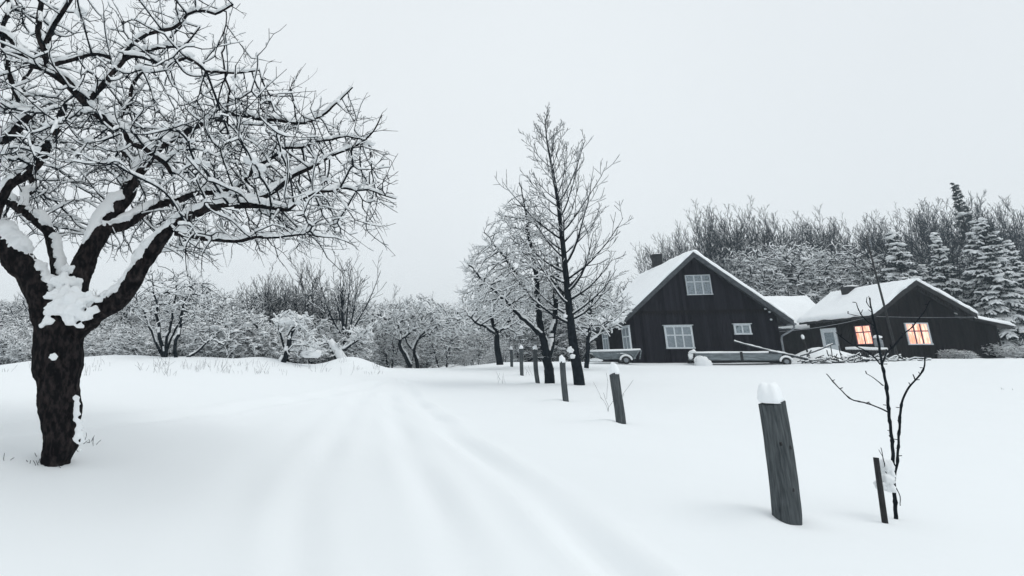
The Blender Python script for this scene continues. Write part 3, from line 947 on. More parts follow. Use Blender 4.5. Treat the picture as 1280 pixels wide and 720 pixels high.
def tall_tree():
    rng = np.random.default_rng(21)
    Y = 18.
    base = at(724, 482, Y)
    tr = [(725, 490, .17), (723, 470, .155), (718, 440, .14), (713, 400, .115), (708, 350, .09), (703, 300, .072), (697, 250, .055), (690, 210, .038), (684, 178, .024), (681, 150, .010)]
    pts, rr = resample([at(a, b, Y) for a, b, _ in tr], [x[2] for x in tr], .12)
    segs = [(*pts[i], *pts[i + 1], rr[i], rr[i + 1]) for i in range(len(pts) - 1)]
    P = dict(n=[8, 5, 3], kids=[7, 3, 0], wig=[.05, .08, .12], up=[.85, .55, .3], t0=[.2, .1, .2], ang=[.6, .6, .6], rat=[.42, .5, .5], sh=[.5, .4, .3], rr=[.55, .6, .7], rmin=.0058, taper=.85)
    H = pts[-1][2] - base[2]
    az = 0.
    out = []
    for k in range(52):
        t = .20 + .79 * (k + rng.random() * .8) / 52
        z = base[2] + H * t
        i = int(np.abs(pts[:, 2] - z).argmin())
        az += 2.4 + rng.normal(0, .5)
        el = math.radians(14 + 34 * t)
        d = np.array((math.cos(az) * math.cos(el), math.sin(az) * math.cos(el), math.sin(el)))
        L = (.5 + 4.1 * (1 - t) ** .9) * rng.uniform(.55, 1.1)
        if t < .3: L *= .75
        if d[0] > 0: L *= 1.08
        grow(out, pts[i], d, L, max(.012, min(rr[i] * .42, .04) * (.6 + .4 * L / 2.4)), 0, P, rng)
    out = np.array(out)
    a, bth = split(segs, 1e-6)
    r = build_tree('bare_tree', base, np.array(segs), out, [(out, snow_kw(.012, .008, .52, 1.2, .05, 1.6, 2.)),], M_twig, 12, 4)
    tag(r, 'tallest slender bare tree with upswept branches in front of the dark house', 'tree')
    mb = MB()
    for px, py, s in [(713, 438, .12), (716, 446, .09), (706, 395, .08), (703, 350, .06)]:
        blob(mb, at(px, py, Y - .14) - base, s, px, (.8, .8, .9), 12, 8, .4, -.7)
    mb.build('snow_clump', M_snow, r, True)
    return r


tall_tree()


def crown_tree(name, trunk_lines, crown, nattr, step, kill, seed, r0, *args, clumps=(50, .04, .10), **kw):
    root = crown_tree0(name, trunk_lines, crown, nattr, step, kill, seed, r0, *args, **kw)
    P, r, kids, b = LAST
    br = np.where((kids >= 2) & (P[:, 2] > b[2] + .25) & (r < .05))[0]
    rng = np.random.default_rng(seed + 77); mb = MB()
    for k in rng.choice(br, min(clumps[0], len(br)), replace=False):
        blob(mb, P[k] - b + np.array((0, 0, r[k])), rng.uniform(*clumps[1:]), k * .37, (1.2, 1., .55), 8, 5, .6, -.7)
    if len(mb.v): mb.build('snow_clumps', M_snow, root, True)
    return root


def crown_tree0(name, trunk_lines, crown, nattr, step, kill, seed, r0, tw=(.5, .1, .35, .007), snow=(.75, .02, .016), bark=M_twig, base=None, rpower=2.3, up=.15, maxn=9000, low=None, rmaxspawn=.03, jit=.2, hmax=.08, droop=0.):
    """trunk_lines: world polylines [(p, r)...]; crown: list of (centre, radii) ellipsoids"""
    rng = np.random.default_rng(seed)
    P, par, rad = [], [], []
    for li, ln in enumerate(trunk_lines):
        pts, rr = resample([p for p, _ in ln], [r for _, r in ln], step)
        off = np.stack([vn(pts, 2., li * 1.7 + seed), vn(pts, 2., li * 2.9 + seed + 4), vn(pts, 2., seed + 9)], 1) - .5
        pts = pts + off * step * .8 * np.clip(np.arange(len(pts))[:, None] / 5, 0, 1)
        prev = -1 if not P else int(((np.array(P) - pts[0]) ** 2).sum(1).argmin())
        for p, r_ in zip(pts, rr):
            P.append(p); par.append(prev); rad.append(r_); prev = len(P) - 1
    A = []
    tot = sum(np.prod(r) for _, r in crown)
    for c, r in crown:
        k = int(nattr * np.prod(r) / tot)
        u = rng.normal(0, 1, (k, 3)); u /= np.linalg.norm(u, axis=1, keepdims=True); u *= rng.random((k, 1)) ** (1 / 2.6)
        A.append(np.array(c) + u * np.array(r))
    A = np.vstack(A)
    if low is not None: A = A[A[:, 2] > low]
    P, par, rad = colonize(P, par, rad, A, step, kill, 120, up * .4, jit, seed, maxn)
    r, kids = pipe(P, par, rad, r0, rpower, .6)
    segs = graph_segs(P, par, r)
    t = twigs(P, par, r, tw[0], tw[1], tw[2], tw[3], rmaxspawn, seed + 1, up, 3, .7, None, droop)
    if low is not None and len(t): t = t[t[:, 5] > low - .1]
    big, thin = split(segs, .03)
    thin = np.vstack([thin, t]) if len(t) else thin
    allw = np.vstack([big, thin])
    b = base if base is not None else trunk_lines[0][0][0]
    global LAST
    LAST = (P, r, kids, np.array(b, float))
    return build_tree(name, b, big, thin, [(allw, snow_kw(snow[1], snow[2], snow[0], 1.1, hmax, 2.4, seed * .7))], bark, 8, 3)


Y = 19.
L3 = lambda lst, Y0: [(at(a, b, Y0 + (c[0] if c else 0)), r) for a, b, r, *c in lst]
r = crown_tree('forked_tree', [
    L3([(687, 482, .16), (686, 465, .15), (682, 440, .12), (678, 415, .11), (674, 385, .09), (668, 340, .075), (662, 300, .05), (655, 250, .03), (650, 228, .015)], Y),
    L3([(684, 450, .10), (690, 425, .09, .3), (694, 390, .08, .4), (696, 350, .06, .5), (695, 320, .04, .6)], Y),
    L3([(678, 420, .07), (655, 400, .055, -.4), (630, 375, .045, -.6), (605, 350, .035, -.8), (580, 325, .02, -1)], Y),
    L3([(674, 385, .05), (650, 350, .04, .5), (625, 315, .03, .6), (605, 290, .018, .8)], Y)],
    [(at(640, 340, Y), (1.65, 1.7, 1.5)), (at(655, 285, Y), (1.1, 1.1, 1.2)), (at(690, 370, Y + .8), (1.0, 1.1, 1.0)), (at(615, 370, Y - .3), (1.1, 1.2, .9))],
    3000, .12, .15, 31, .0070, (.42, .12, .42, .006), (.76, .016, .015), base=at(687, 474, Y), maxn=14000)
tag(r, 'dark forked tree with dense snowy crown left of the tallest bare tree', 'tree')
r = crown_tree('small_tree', [
    L3([(625, 456, .16), (622, 435, .13), (620, 415, .1), (612, 395, .06)], 27.), L3([(621, 420, .07), (640, 395, .05, .5), (650, 375, .03, .8)], 27.),
    L3([(620, 418, .06), (600, 405, .05, -.4), (585, 395, .03, -.5)], 27.)],
    [(at(615, 385, 27.), (1.75, 1.7, 1.3)), (at(640, 395, 27.5), (1.4, 1.4, 1.2))], 1200, .2, .24, 33, .012, (.6, .2, .5, .011), (.85, .035, .028), base=at(625, 452, 27.), hmax=.13)
tag(r, 'low spreading tree heavy with snow behind the small far posts', 'tree')
r = crown_tree('small_tree', [
    L3([(733, 460, .10), (735, 430, .08), (738, 405, .06), (738, 380, .04)], 26.), L3([(736, 430, .05), (755, 410, .04, .4), (770, 388, .025, .5)], 26.)],
    [(at(742, 385, 26.), (1.6, 1.6, 1.4)), (at(765, 380, 26.3), (1.0, 1.2, .8)), (at(722, 375, 26), (1.1, 1.2, 1.2))], 1100, .2, .24, 36, .012, (.6, .2, .5, .011), (.85, .035, .028), base=at(733, 456, 26.), hmax=.12)
r.name = 'small_tree'
tag(r, 'small snow-laden tree between the tallest bare tree and the house corner', 'tree')

# ------------------------------------------------------------------ houses


def house_frame(px, Y, vpx):
    a = -math.atan((vpx - CX) / (F / ct))
    p = at(px, 455, Y)
    z = gz(p[0], p[1]) - .05
    return np.array((p[0], p[1], z)), a


def solve(fn, lo, hi, target, inc=True):
    for _ in range(50):
        m = (lo + hi) / 2
        v = fn(m)
        if (v < target) == inc: lo = m
        else: hi = m
    return (lo + hi) / 2


def loc2w(o, a, x, y, z):
    return np.array((o[0] + x * math.cos(a) - y * math.sin(a), o[1] + x * math.sin(a) + y * math.cos(a), o[2] + z))


def window(root, x, z, w, h, cols, rows, pane, face='front', casing=.09, y0=0., fan=False, head=True, frame_mat=None, bars=None, bar_mat=None):
    """a proud-framed window; face front (at y=y0 facing -y) or side (at x=y0 facing -x, x means depth)"""
    fm = frame_mat or M_white
    mb, pb, cb = MB(), MB(), MB()
    def bx(m, a0, a1, d0, d1, z0, z1):
        if face == 'front': m.box(a0, a1, y0 - d1, y0 - d0, z0, z1)
        else: m.box(y0 - d1, y0 - d0, a0, a1, z0, z1)
    bx(mb, x - casing, x, .0, .075, z, z + h); bx(mb, x + w, x + w + casing, .0, .075, z, z + h)
    bx(mb, x - casing, x + w + casing, .0, .077, z + h, z + h + casing); bx(mb, x - casing - .02, x + w + casing + .02, .0, .10, z - casing, z)
    if head: bx(mb, x - casing - .06, x + w + casing + .06, .0, .13, z + h + casing, z + h + casing + .035)
    bw = .032
    for i in range(1, cols): cx = x + w * i / cols; bx(cb, cx - bw, cx + bw, .02, .062, z, z + h)
    hs = bars if bars else [k / rows for k in range(1, rows)]
    for f in hs: bx(cb, x, x + w, .022, .064, z + h * f - bw, z + h * f + bw)
    bx(pb, x, x + w, .0, .035, z, z + h)
    fr = mb.build('window', fm, root, False, .006)
    cb.build('glazing_bars', bar_mat or fm, fr)
    pb.build('pane', pane, fr)
    return fr


def gable_house(root, W, D, he, hp, side, front, back, wallmat, snow_t, roof_t=.10, batten=.15, seed=0., trim=M_trim, teeth=True):
    """box with gable front at y=0; eaves he, ridge hp at x=W/2"""
    mb = MB()
    mb.prism([(0, -.8), (W, -.8), (W, he), (W / 2, hp), (0, he)], 0, D)
    sl = (hp - he) / (W / 2)
    def rz(x): return he + sl * (x if x < W / 2 else W - x)
    x = batten * .5
    while x < W - .02:
        mb.box(x - .018, x + .018, -.022, .0, -.8, rz(x) - .08); x += batten
    y = batten * .5
    while y < D - .02:
        mb.box(-.022, .0, y - .018, y + .018, -.8, he - .02); y += batten
    mb.build('wall', wallmat, root)
    # roof slabs
    xe = -side; ze = he - sl * side
    t = roof_t * math.hypot(1, sl)
    mb = MB()
    mb.prism([(xe, ze), (xe, ze + t), (W / 2, hp + t), (W / 2, hp)], -front, D + back)
    mb.prism([(W - xe, ze), (W / 2, hp), (W / 2, hp + t), (W - xe, ze + t)], -front, D + back)
    roof = mb.build('roof', trim, root)
    mb = MB()
    for s in (0, 1):
        X = (lambda q: q) if s == 0 else (lambda q: W - q)
        mb.add([(X(xe - .02), -front - .035, ze - .12), (X(xe - .02), -front - .035, ze + t + .005), (W / 2, -front - .035, hp + t + .005), (W / 2, -front - .035, hp - .12 * math.hypot(1, sl)),
                (X(xe - .02), -front, ze - .12), (X(xe - .02), -front, ze + t + .005), (W / 2, -front, hp + t + .005), (W / 2, -front, hp - .12 * math.hypot(1, sl))],
               [(0, 1, 2, 3), (7, 6, 5, 4), (0, 4, 5, 1), (1, 5, 6, 2), (2, 6, 7, 3), (3, 7, 4, 0)])
        # rafters tails under side eave
        y = 0.2
        mb.build('bargeboard', trim, root); mb = MB()
        while y < D:
            MB().beam((X(0), y, he - .07), (X(xe + .04), y, ze - .07), .07, .09).build('rafter', trim, root); y += .85
    mb = MB()
    o = .05
    snow_slab(mb, [(xe - o, -front - o, ze + t), (W / 2 + .02, -front - o, hp + t + .02), (W / 2 + .02, D + back + o, hp + t + .02), (xe - o, D + back + o, ze + t)], snow_t, 26, 30, seed, .22)
    snow_slab(mb, [(W / 2 - .02, -front - o, hp + t + .02), (W - xe + o, -front - o, ze + t), (W - xe + o, D + back + o, ze + t), (W / 2 - .02, D + back + o, hp + t + .02)], snow_t, 26, 30, seed + 3, .22)
    mb.build('roof_snow', M_roofsnow, root, True)
    return rz, sl, roof


# -- main dark cottage
o, a = house_frame(791, 31.5, 580)
W = solve(lambda w: proj(loc2w(o, a, w, 0, 1.5))[0], 3, 14, 973)
he = solve(lambda z: proj(loc2w(o, a, 0, 0, z))[1], 1, 6, 396, False)
hp = solve(lambda z: proj(loc2w(o, a, W / 2, -.45, z))[1], 3, 10, 318, False)
H1 = empty('cottage', o, a)
tag(H1, 'large dark timber cottage with white-framed windows and a snowy gabled roof', 'house')
rz, sl, rf = gable_house(H1, W, 8.2, he, hp, .55, .45, .3, M_clad, .22, seed=1.)


def inv(o, a, px, py, yl=0.):
    """local x,z on the plane y=yl of a house frame seen at a photo pixel"""
    d = at(px, py, 10.) - np.array((0, 0, EYE))
    n = np.array((-math.sin(a), math.cos(a), 0.))
    p0 = loc2w(o, a, 0, yl, 0)
    t = np.dot(p0 - np.array((0, 0, EYE)), n) / np.dot(d, n)
    q = np.array((0, 0, EYE)) + d * t - np.array(o)
    return q[0] * math.cos(a) + q[1] * math.sin(a), q[2]


def inv_side(o, a, px, py, xl=0.):
    d = at(px, py, 10.) - np.array((0, 0, EYE))
    n = np.array((math.cos(a), math.sin(a), 0.))
    p0 = loc2w(o, a, xl, 0, 0)
    t = np.dot(p0 - np.array((0, 0, EYE)), n) / np.dot(d, n)
    q = np.array((0, 0, EYE)) + d * t - np.array(o)
    return -q[0] * math.sin(a) + q[1] * math.cos(a), q[2]


def win_px(root, o, a, x0, y0, x1, y1, **kw):
    xa, za = inv(o, a, x0, y1); xb, zb = inv(o, a, x1, y0)
    return window(root, xa, za, xb - xa, zb - za, **kw)


x0, z0 = inv(o, a, 835, 434); x1, z1 = inv(o, a, 858, 409)
window(H1, x0, z0, 1.18, z1 - z0, 3, 2, M_curtain, bars=[.6])
x0, z0 = inv(o, a, 860, 368); x1, z1 = inv(o, a, 883, 344)
window(H1, x0, z0, 1.12, z1 - z0 - .02, 3, 2, M_lace, casing=.05, bars=[.67], head=False, frame_mat=M_dull)
x0, z0 = inv(o, a, 920, 416.5); x1, z1 = inv(o, a, 934, 407)
window(H1, x0, z0, .62, z1 - z0, 2, 1, M_dglass, casing=.08)
# side windows
for (pa, pb_, top, bot) in ((787, 777, 412, 439), (760, 753, 416, 439)):
    d0, zt = inv_side(o, a, pa, top); d1, zb = inv_side(o, a, pb_, bot)
    window(H1, d0, zb, max(.7, min(1.3, d1 - d0)), 1.25, 2, 2, M_curtain, face='side', bars=[.62])
# belt course with a row of scallops under it
_, zb = inv(o, a, 870, 390)
mb = MB(); mb.box(-.03, W + .03, -.055, -.023, zb, zb + .10)
x = .04
while x < W - .04:
    mb.add([(x, -.05, zb), (x + .11, -.05, zb), (x + .055, -.05, zb - .16), (x, -.024, zb), (x + .11, -.024, zb), (x + .055, -.024, zb - .16)], [(0, 2, 1), (3, 4, 5), (0, 3, 5, 2), (1, 2, 5, 4), (0, 1, 4, 3)]); x += .125
mb.build('belt_course', M_clad2, H1)
for x in (-.03, W - .11): MB().box(x, x + .14, -.05, -.024, -.8, he - .1).build('corner_board', M_clad, H1)
# chimney on the ridge
mb = MB(); cy = 5.4
mb.box(W / 2 - .24, W / 2 + .24, cy - .24, cy + .24, hp - .4, hp + .92); mb.box(W / 2 - .28, W / 2 + .28, cy - .28, cy + .28, hp + .92, hp + 1.05)
ch = mb.build('chimney', noise_mat('sooty_brick', (.012, .013, .015), (.04, .042, .045), 10., .9, .5), rf, False, .01)
mb = MB(); blob(mb, (W / 2, cy, hp + 1.06), .27, 3., (1, 1, .25), 14, 8, .1, -.2); mb.build('chimney_snow', M_snow, ch, True)
# gutter and downpipe on the right eave
ze = he - sl * .55
mb = MB(); gx = W + .55 + .05
mb.tube([(gx, -.5, ze - .03), (gx, 8.3, ze - .03)], [.065, .065], 10)
mb.build('gutter', M_metal, H1, True)
mb = MB()
mb.tube([(gx, -.35, ze - .06), (gx, -.35, ze - .2), (gx - .1, -.33, ze - .32), (W + .1, -.1, ze - .62), (W + .06, -.08, ze - .8), (W + .06, -.08, .0)], [.045] * 6, 10)
mb.build('downpipe', M_metal, H1, True)
for px, py in ((953, 370), (959, 378), (806, 375.5), (963, 399.5)):
    xx, zz = inv(o, a, px, py); zz = min(zz, rz(xx) - .1)
    mb = MB(); blob(mb, (xx, -.07, zz), .055, px, (1, 1, 1), 10, 8, .1, -1); mb.build('insulator', M_white, H1, True)

# -- second cottage with lit windows
o2, a2 = house_frame(1103, 33.0, 547)
W2 = solve(lambda w: proj(loc2w(o2, a2, w, 0, 1.5))[0], 2, 14, 1199)
he2 = solve(lambda z: proj(loc2w(o2, a2, -.45, -.75, z))[1], 0, 6, 397, False)
hp2 = solve(lambda z: proj(loc2w(o2, a2, W2 / 2, -.75, z))[1], 1, 10, 353, False)
s_ = (hp2 - he2) / (W2 / 2 + .45); he2 = he2 + s_ * .45
H2 = empty('cottage', o2, a2)
tag(H2, 'smaller dark cottage with glowing orange windows and a snowy roof', 'house')
rz2, sl2, rf2 = gable_house(H2, W2, 5.8, he2, hp2, .45, .75, .3, M_clad2, .24, seed=5., trim=M_black)
x0, z0 = inv(o2, a2, 1137, 429.5); x1, z1 = inv(o2, a2, 1161, 405)
xr, _ = inv(o2, a2, 1164, 429.5)
window(H2, x0, z0, xr - x0 - .05, z1 - z0, 3, 2, M_lit, casing=.075, bars=[.64], head=False, bar_mat=M_mauve)
d0, zt = inv_side(o2, a2, 1088, 407); d1, zb = inv_side(o2, a2, 1074, 430)
window(H2, d0, zb, d1 - d0, zt - zb, 2, 2, M_lit, face='side', casing=.05, head=False, frame_mat=M_mauve, bars=[.66])
# side door
d0, zt = inv_side(o2, a2, 1046, 412); d1, zb = inv_side(o2, a2, 1032, 440)
mb = MB(); mb.box(-.07, 0, d0, d0 + .1, .0, zt); mb.box(-.07, 0, d1 - .1, d1, 0, zt); mb.box(-.07, 0, d0, d1, zt, zt + .12); mb.box(-.05, 0, d0 + .1, d1 - .1, 0, zt)
dr = mb.build('door', M_white, H2)
mb = MB(); mb.box(-.06, -.045, d0 + .3, d1 - .3, zt - .95, zt - .15); mb.build('pane', M_dglass, dr)
# carved fretwork under the gable overhang
mb = MB(); k = 0; x = -.3
while x < W2 + .3:
    zt_ = hp2 - sl2 * abs(x - W2 / 2) - .02
    mb.add([(x, -.74, zt_), (x + .1, -.74, zt_ - .02), (x + .1, -.74, zt_ - .30), (x + .05, -.74, zt_ - .40), (x, -.74, zt_ - .28), (x, -.71, zt_), (x + .1, -.71, zt_ - .02), (x + .1, -.71, zt_ - .30), (x + .05, -.71, zt_ - .40), (x, -.71, zt_ - .28)],
           [(0, 4, 3, 2, 1), (5, 6, 7, 8, 9), (0, 5, 9, 4), (4, 9, 8, 3), (3, 8, 7, 2), (2, 7, 6, 1)]); x += .12
mb.build('gable_fretwork', M_clad2, H2)
# lean-to on the right
mb = MB(); xl = W2 + .01; wl = solve(lambda w: proj(loc2w(o2, a2, W2 + w, .5, 1.2))[0], .5, 8, 1250)
mb.prism([(xl, -.8), (xl + wl, -.8), (xl + wl, he2 - .85), (xl, he2 - .12)], .5, 5.2)
y = xl + .1
while y < xl + wl - .05: mb.box(y - .02, y + .02, .478, .5, -.8, he2 - .95 + .73 * (1 - (y - xl) / wl)); y += .17
mb.build('lean_to_wall', M_clad2, H2)
mb = MB(); mb.prism([(xl + .01, he2 - .22), (xl + wl + .45, he2 - .95), (xl + wl + .45, he2 - .88), (xl + .01, he2 - .14)], .07, 5.4); lr = mb.build('lean_to_roof', M_black, H2)
mb = MB(); snow_slab(mb, [(xl + .03, .06, he2 + .03 - .17), (xl + wl + .5, .06, he2 - .88), (xl + wl + .5, 5.4, he2 - .88), (xl + .03, 5.4, he2 + .03 - .17)], .20, 22, 16, 3., .15)
mb.build('roof_snow', M_roofsnow, lr, True)
# low chimney hump
mb = MB(); mb.box(W2 / 2 - .75, W2 / 2 + .1, 3.6, 4.2, hp2 - .35, hp2 + .33); c2 = mb.build('chimney', M_black, rf2, False, .01)
mb = MB(); blob(mb, (W2 / 2 - .3, 3.9, hp2 + .34), .42, 3., (1, .8, .25), 14, 8, .1, -.2); mb.build('chimney_snow', M_snow, c2, True)

# -- low shed between, eave side to the camera
o3, a3 = house_frame(962, 42., 560)
WS = solve(lambda w: proj(loc2w(o3, a3, w, 0, 1.5))[0], 2, 14, 1040)
hs = solve(lambda z: proj(loc2w(o3, a3, WS / 2, -.4, z))[1], 0, 6, 412, False)
hr = solve(lambda z: proj(loc2w(o3, a3, WS / 2, 2.6, z))[1], 0, 10, 374, False)
S3 = empty('shed', o3, a3); tag(S3, 'low dark shed with snowy roof between the two cottages', 'shed')
mb = MB(); mb.box(0, WS, 0, 5.2, -.8, hs + .1)
x = .1
while x < WS: mb.box(x - .02, x + .02, -.02, 0, -.8, hs); x += .18
mb.add([(WS, 0, hs + .1), (WS, 5.2, hs + .1), (WS, 2.6, hr - .05), (0, 0, hs + .1), (0, 5.2, hs + .1), (0, 2.6, hr - .05)], [(0, 1, 2), (3, 5, 4), (0, 2, 5, 3), (1, 4, 5, 2)])
mb.build('wall', M_clad2, S3)
mb = MB(); mb.add([(-.3, -.4, hs), (WS + .3, -.4, hs), (WS + .3, 2.6, hr), (-.3, 2.6, hr), (-.3, -.4, hs + .09), (WS + .3, -.4, hs + .09), (WS + .3, 2.6, hr + .09), (-.3, 2.6, hr + .09)], [(0, 3, 2, 1), (4, 5, 6, 7), (0, 1, 5, 4), (1, 2, 6, 5), (2, 3, 7, 6), (3, 0, 4, 7)])
mb.add([(-.3, 5.6, hs), (WS + .3, 5.6, hs), (WS + .3, 2.6, hr), (-.3, 2.6, hr), (-.3, 5.6, hs + .09), (WS + .3, 5.6, hs + .09), (WS + .3, 2.6, hr + .09), (-.3, 2.6, hr + .09)], [(0, 1, 2, 3), (4, 7, 6, 5), (0, 4, 5, 1), (1, 5, 6, 2), (2, 6, 7, 3), (3, 7, 4, 0)])
r3 = mb.build('roof', M_trim, S3)
mb = MB(); snow_slab(mb, [(-.35, -.45, hs + .09), (WS + .35, -.45, hs + .09), (WS + .35, 2.62, hr + .1), (-.35, 2.62, hr + .1)], .26, 24, 18, 7., .25)
snow_slab(mb, [(-.35, 2.58, hr + .1), (WS + .35, 2.58, hr + .1), (WS + .35, 5.65, hs + .09), (-.35, 5.65, hs + .09)], .26, 24, 18, 7., .25)
mb.build('roof_snow', M_roofsnow, r3, True)


# ------------------------------------------------------------------ yard things
def wheel(mb_t, c, R, w, mb_r):
    """tyre and rim facing -y (towards the road)"""
    n = 24
    pts = [(c[0] + (R - w / 2) * math.cos(2 * math.pi * k / n), c[1], c[2] + (R - w / 2) * math.sin(2 * math.pi * k / n)) for k in range(n + 1)]
    mb_t.tube(pts, [w / 2] * (n + 1), 8)
    pr = [(c[0] + (R - w) * math.cos(2 * math.pi * k / n), c[2] + (R - w) * math.sin(2 * math.pi * k / n)) for k in range(n)]
    mb_r.prism(pr, c[1] - .02, c[1] + .02)


# small flared cart left of the house
p = at(770, 455, 30.0); cz = gz(p[0], p[1])
c = empty('small_cart', (p[0], p[1], cz), a); tag(c, 'small snow-rimmed cart with flared sides left of the dark cottage', 'cart')
mb = MB(); hw = .45
for (ya, yb) in ((-hw, -hw * .7), (hw, hw * .7)):
    mb.add([(-1.25, ya, .62), (1.05, ya, .66), (.75, yb, .22), (-.75, yb, .2)], [(0, 3, 2, 1), (0, 1, 2, 3)] if False else [(0, 3, 2, 1)])
    mb.add([(-1.2, ya * .93, .62), (1.0, ya * .93, .66), (.72, yb * .93, .24), (-.72, yb * .93, .22)], [(0, 1, 2, 3)])
mb.add([(-.75, -hw * .7, .2), (.75, -hw * .7, .22), (.75, hw * .7, .22), (-.75, hw * .7, .2)], [(0, 1, 2, 3), (3, 2, 1, 0)])
mb.add([(1.05, -hw, .66), (1.05, hw, .66), (.75, hw * .7, .22), (.75, -hw * .7, .22)], [(0, 1, 2, 3)])
mb.add([(-1.25, -hw, .62), (-1.25, hw, .62), (-.75, hw * .7, .2), (-.75, -hw * .7, .2)], [(3, 2, 1, 0)])
bd = mb.build('body', M_grey, c)
mb = MB()
for a_, b_ in (((.75, -.47, .22), (1.08, -.47, .7)), ((.55, -.45, .62), (.85, -.42, .25)), ((1.16, -.4, .66), (1.04, -.4, .22)), ((-.3, -.44, .62), (-.2, -.38, .22)), ((-.85, -.45, .6), (-.55, -.38, .22)), ((.1, -.45, .62), (.15, -.38, .22))): MB().beam(a_, b_, .05, .05).build('side_strut', M_grey, c)
mb = MB(); mb.tube([(-1.3, -.47, .65), (-.4, -.48, .66), (.3, -.48, .68), (1.1, -.47, .71)], [.05, .055, .05, .045], 8)
mb.tube([(-1.27, -.45, .65), (-1.3, 0, .66), (-1.27, .45, .65)], [.05] * 3, 8); mb.tube([(1.08, -.45, .7), (1.1, 0, .7), (1.08, .45, .7)], [.05] * 3, 8)
blob(mb, (-.1, 0, .5), .5, 2., (2.1, .85, .3), 20, 8, .15, -.2)
blob(mb, (-1.0, -.3, .15), .25, 2., (1.4, .8, .5), 14, 8, .2, -.4)
mb.build('snow_load', M_snow, c, True)
t_, r_ = MB(), MB(); wheel(t_, (.38, -.5, .17), .2, .09, r_)
tw_ = t_.build('wheel', M_rubber, c, True); r_.build('rim', M_metal, tw_)
t_, r_ = MB(), MB(); wheel(t_, (.38, .5, .17), .2, .09, r_)
tw_ = t_.build('wheel', M_rubber, c, True); r_.build('rim', M_metal, tw_)
mb = MB()
n_ = 10; mb.tube([(.38 + .27 * math.cos(math.pi * k / n_), -.5, .17 + .25 * math.sin(math.pi * k / n_)) for k in range(n_ + 1)], [.03] + [.05] * (n_ - 1) + [.03], 8)
mb.build('wheel_snow', M_snow, c, True)

# long farm wagon in front of the house
p = at(915, 452, 28.6); cz = gz(p[0], p[1])
c = empty('farm_wagon', (p[0], p[1], cz), a); tag(c, 'long low wooden farm wagon with snow on its bed before the dark cottage', 'wagon')
mb = MB(); mb.box(-1.75, .25, -.5, -.46, .22, .55); mb.box(.27, 1.95, -.5, -.46, .24, .56); mb.box(-1.75, 1.95, -.46, .5, .2, .27); mb.box(-1.75, 1.95, .46, .5, .24, .55); mb.box(1.91, 1.95, -.46, .46, .27, .56)
mb.build('bed', M_grey, c, False, .008)
mb = MB(); mb.box(-1.9, 2.2, -.3, -.22, .1, .19); mb.box(-1.9, 2.2, .22, .3, .1, .19); mb.box(2.0, 2.1, -.55, .55, .05, .16); mb.box(-1.65, -1.55, -.55, .55, .05, .16); mb.box(.2, .3, -.53, -.5, .15, .62); mb.box(-1.85, -1.76, -.52, -.42, .1, .7)
mb.build('undercarriage', M_black, c)
for wx in (-1.6, 2.05):
    for wy in (-.6, .6):
        t_, r_ = MB(), MB(); wheel(t_, (wx, wy, .15), .2, .1, r_)
        q = t_.build('wheel', M_rubber, c, True); r_.build('rim', M_metal, q)
mb = MB(); snow_slab(mb, [(-1.75, -.5, .55), (1.95, -.5, .56), (1.95, .5, .56), (-1.75, .5, .55)], .09, 20, 10, 2., .12)
for wx in (-1.6, 2.05): mb.tube([(wx + .25 * math.cos(math.pi * k / 10), -.6, .15 + .24 * math.sin(math.pi * k / 10)) for k in range(11)], [.035] + [.05] * 9 + [.03], 8)
blob(mb, (-1.55, -.75, .08), .3, 7., (1.2, .7, 1.0), 14, 10, .25, -.6)
blob(mb, (-1.82, -.47, .62), .16, 3., (1, .8, .7), 12, 8, .3, -.6); blob(mb, (-1.95, -.47, .4), .13, 5., (.8, .8, 1.2), 12, 8, .3, -.9)
mb.build('snow_load', M_snow, c, True)


def pole(pts, r, label, grp=None, snow=.7, name='pole', n=7, mt=None, cat='pole'):
    """a wooden pole through (px,py,Y) points, with its snow"""
    W_ = np.array([at(*q) for q in pts])
    W_, R_ = resample(W_, np.linspace(r, r * .7, len(W_)), .15)
    b = W_[0]
    root = empty(name, b); tag(root, label, cat, grp)
    V, Fc = poly_tube(W_ - b, R_, n, .15, pts[0][0]); MBx = MB(); MBx.add(V, [tuple(int(i) for i in f) for f in Fc]); MBx.build('shaft', mt or M_pole, root, True)
    if snow:
        s = np.hstack([W_[:-1] - b, W_[1:] - b, R_[:-1, None], R_[1:, None]])
        a_ = snow_arrays(s, .03, r * .8, snow, .8, .09, 2.5, pts[0][0] * .1)
        if a_: mesh_obj('snow_load', a_[0], a_[1], M_snow, root)
    return root


G = 'poles and brush piled in the yard between the cottages'
pole([(918, 427, 28.), (940, 433, 28.), (965, 439, 27.9), (1000, 448, 27.8), (1045, 459, 27.6)], .032, 'long pole slanting from the wagon bed down into the pole pile', G)
pole([(962, 440, 27.7), (990, 445, 27.7), (1020, 452, 27.6), (1042, 459, 27.5)], .06, 'thick pole lying lowest at the left of the pole pile', G, .8)
pole([(975, 448, 28.2), (1000, 445, 28.3), (1025, 437, 28.4), (1041, 430, 28.5)], .035, 'thin curved branch rising to the right behind the snowy stake', G)
pole([(1012, 456, 27.5), (1050, 453, 27.5), (1085, 450, 27.6), (1120, 449, 27.8)], .05, 'straight pole along the top of the pole pile', G, .85)
pole([(1018, 460, 27.4), (1040, 459, 27.3), (1070, 458.5, 27.3), (1110, 459, 27.4), (1158, 460, 27.5)], .06, 'long pole lying along the bottom of the pole pile', G, .8)
pole([(1005, 449, 27.9), (1030, 452, 27.8), (1065, 454, 27.7)], .045, 'short pole crossing behind the slanting pole', G, .8)
pole([(1055, 457, 27.6), (1090, 454, 27.7), (1130, 453, 27.8), (1152, 456, 27.8)], .05, 'middle pole in the right half of the pole pile', G, .8)
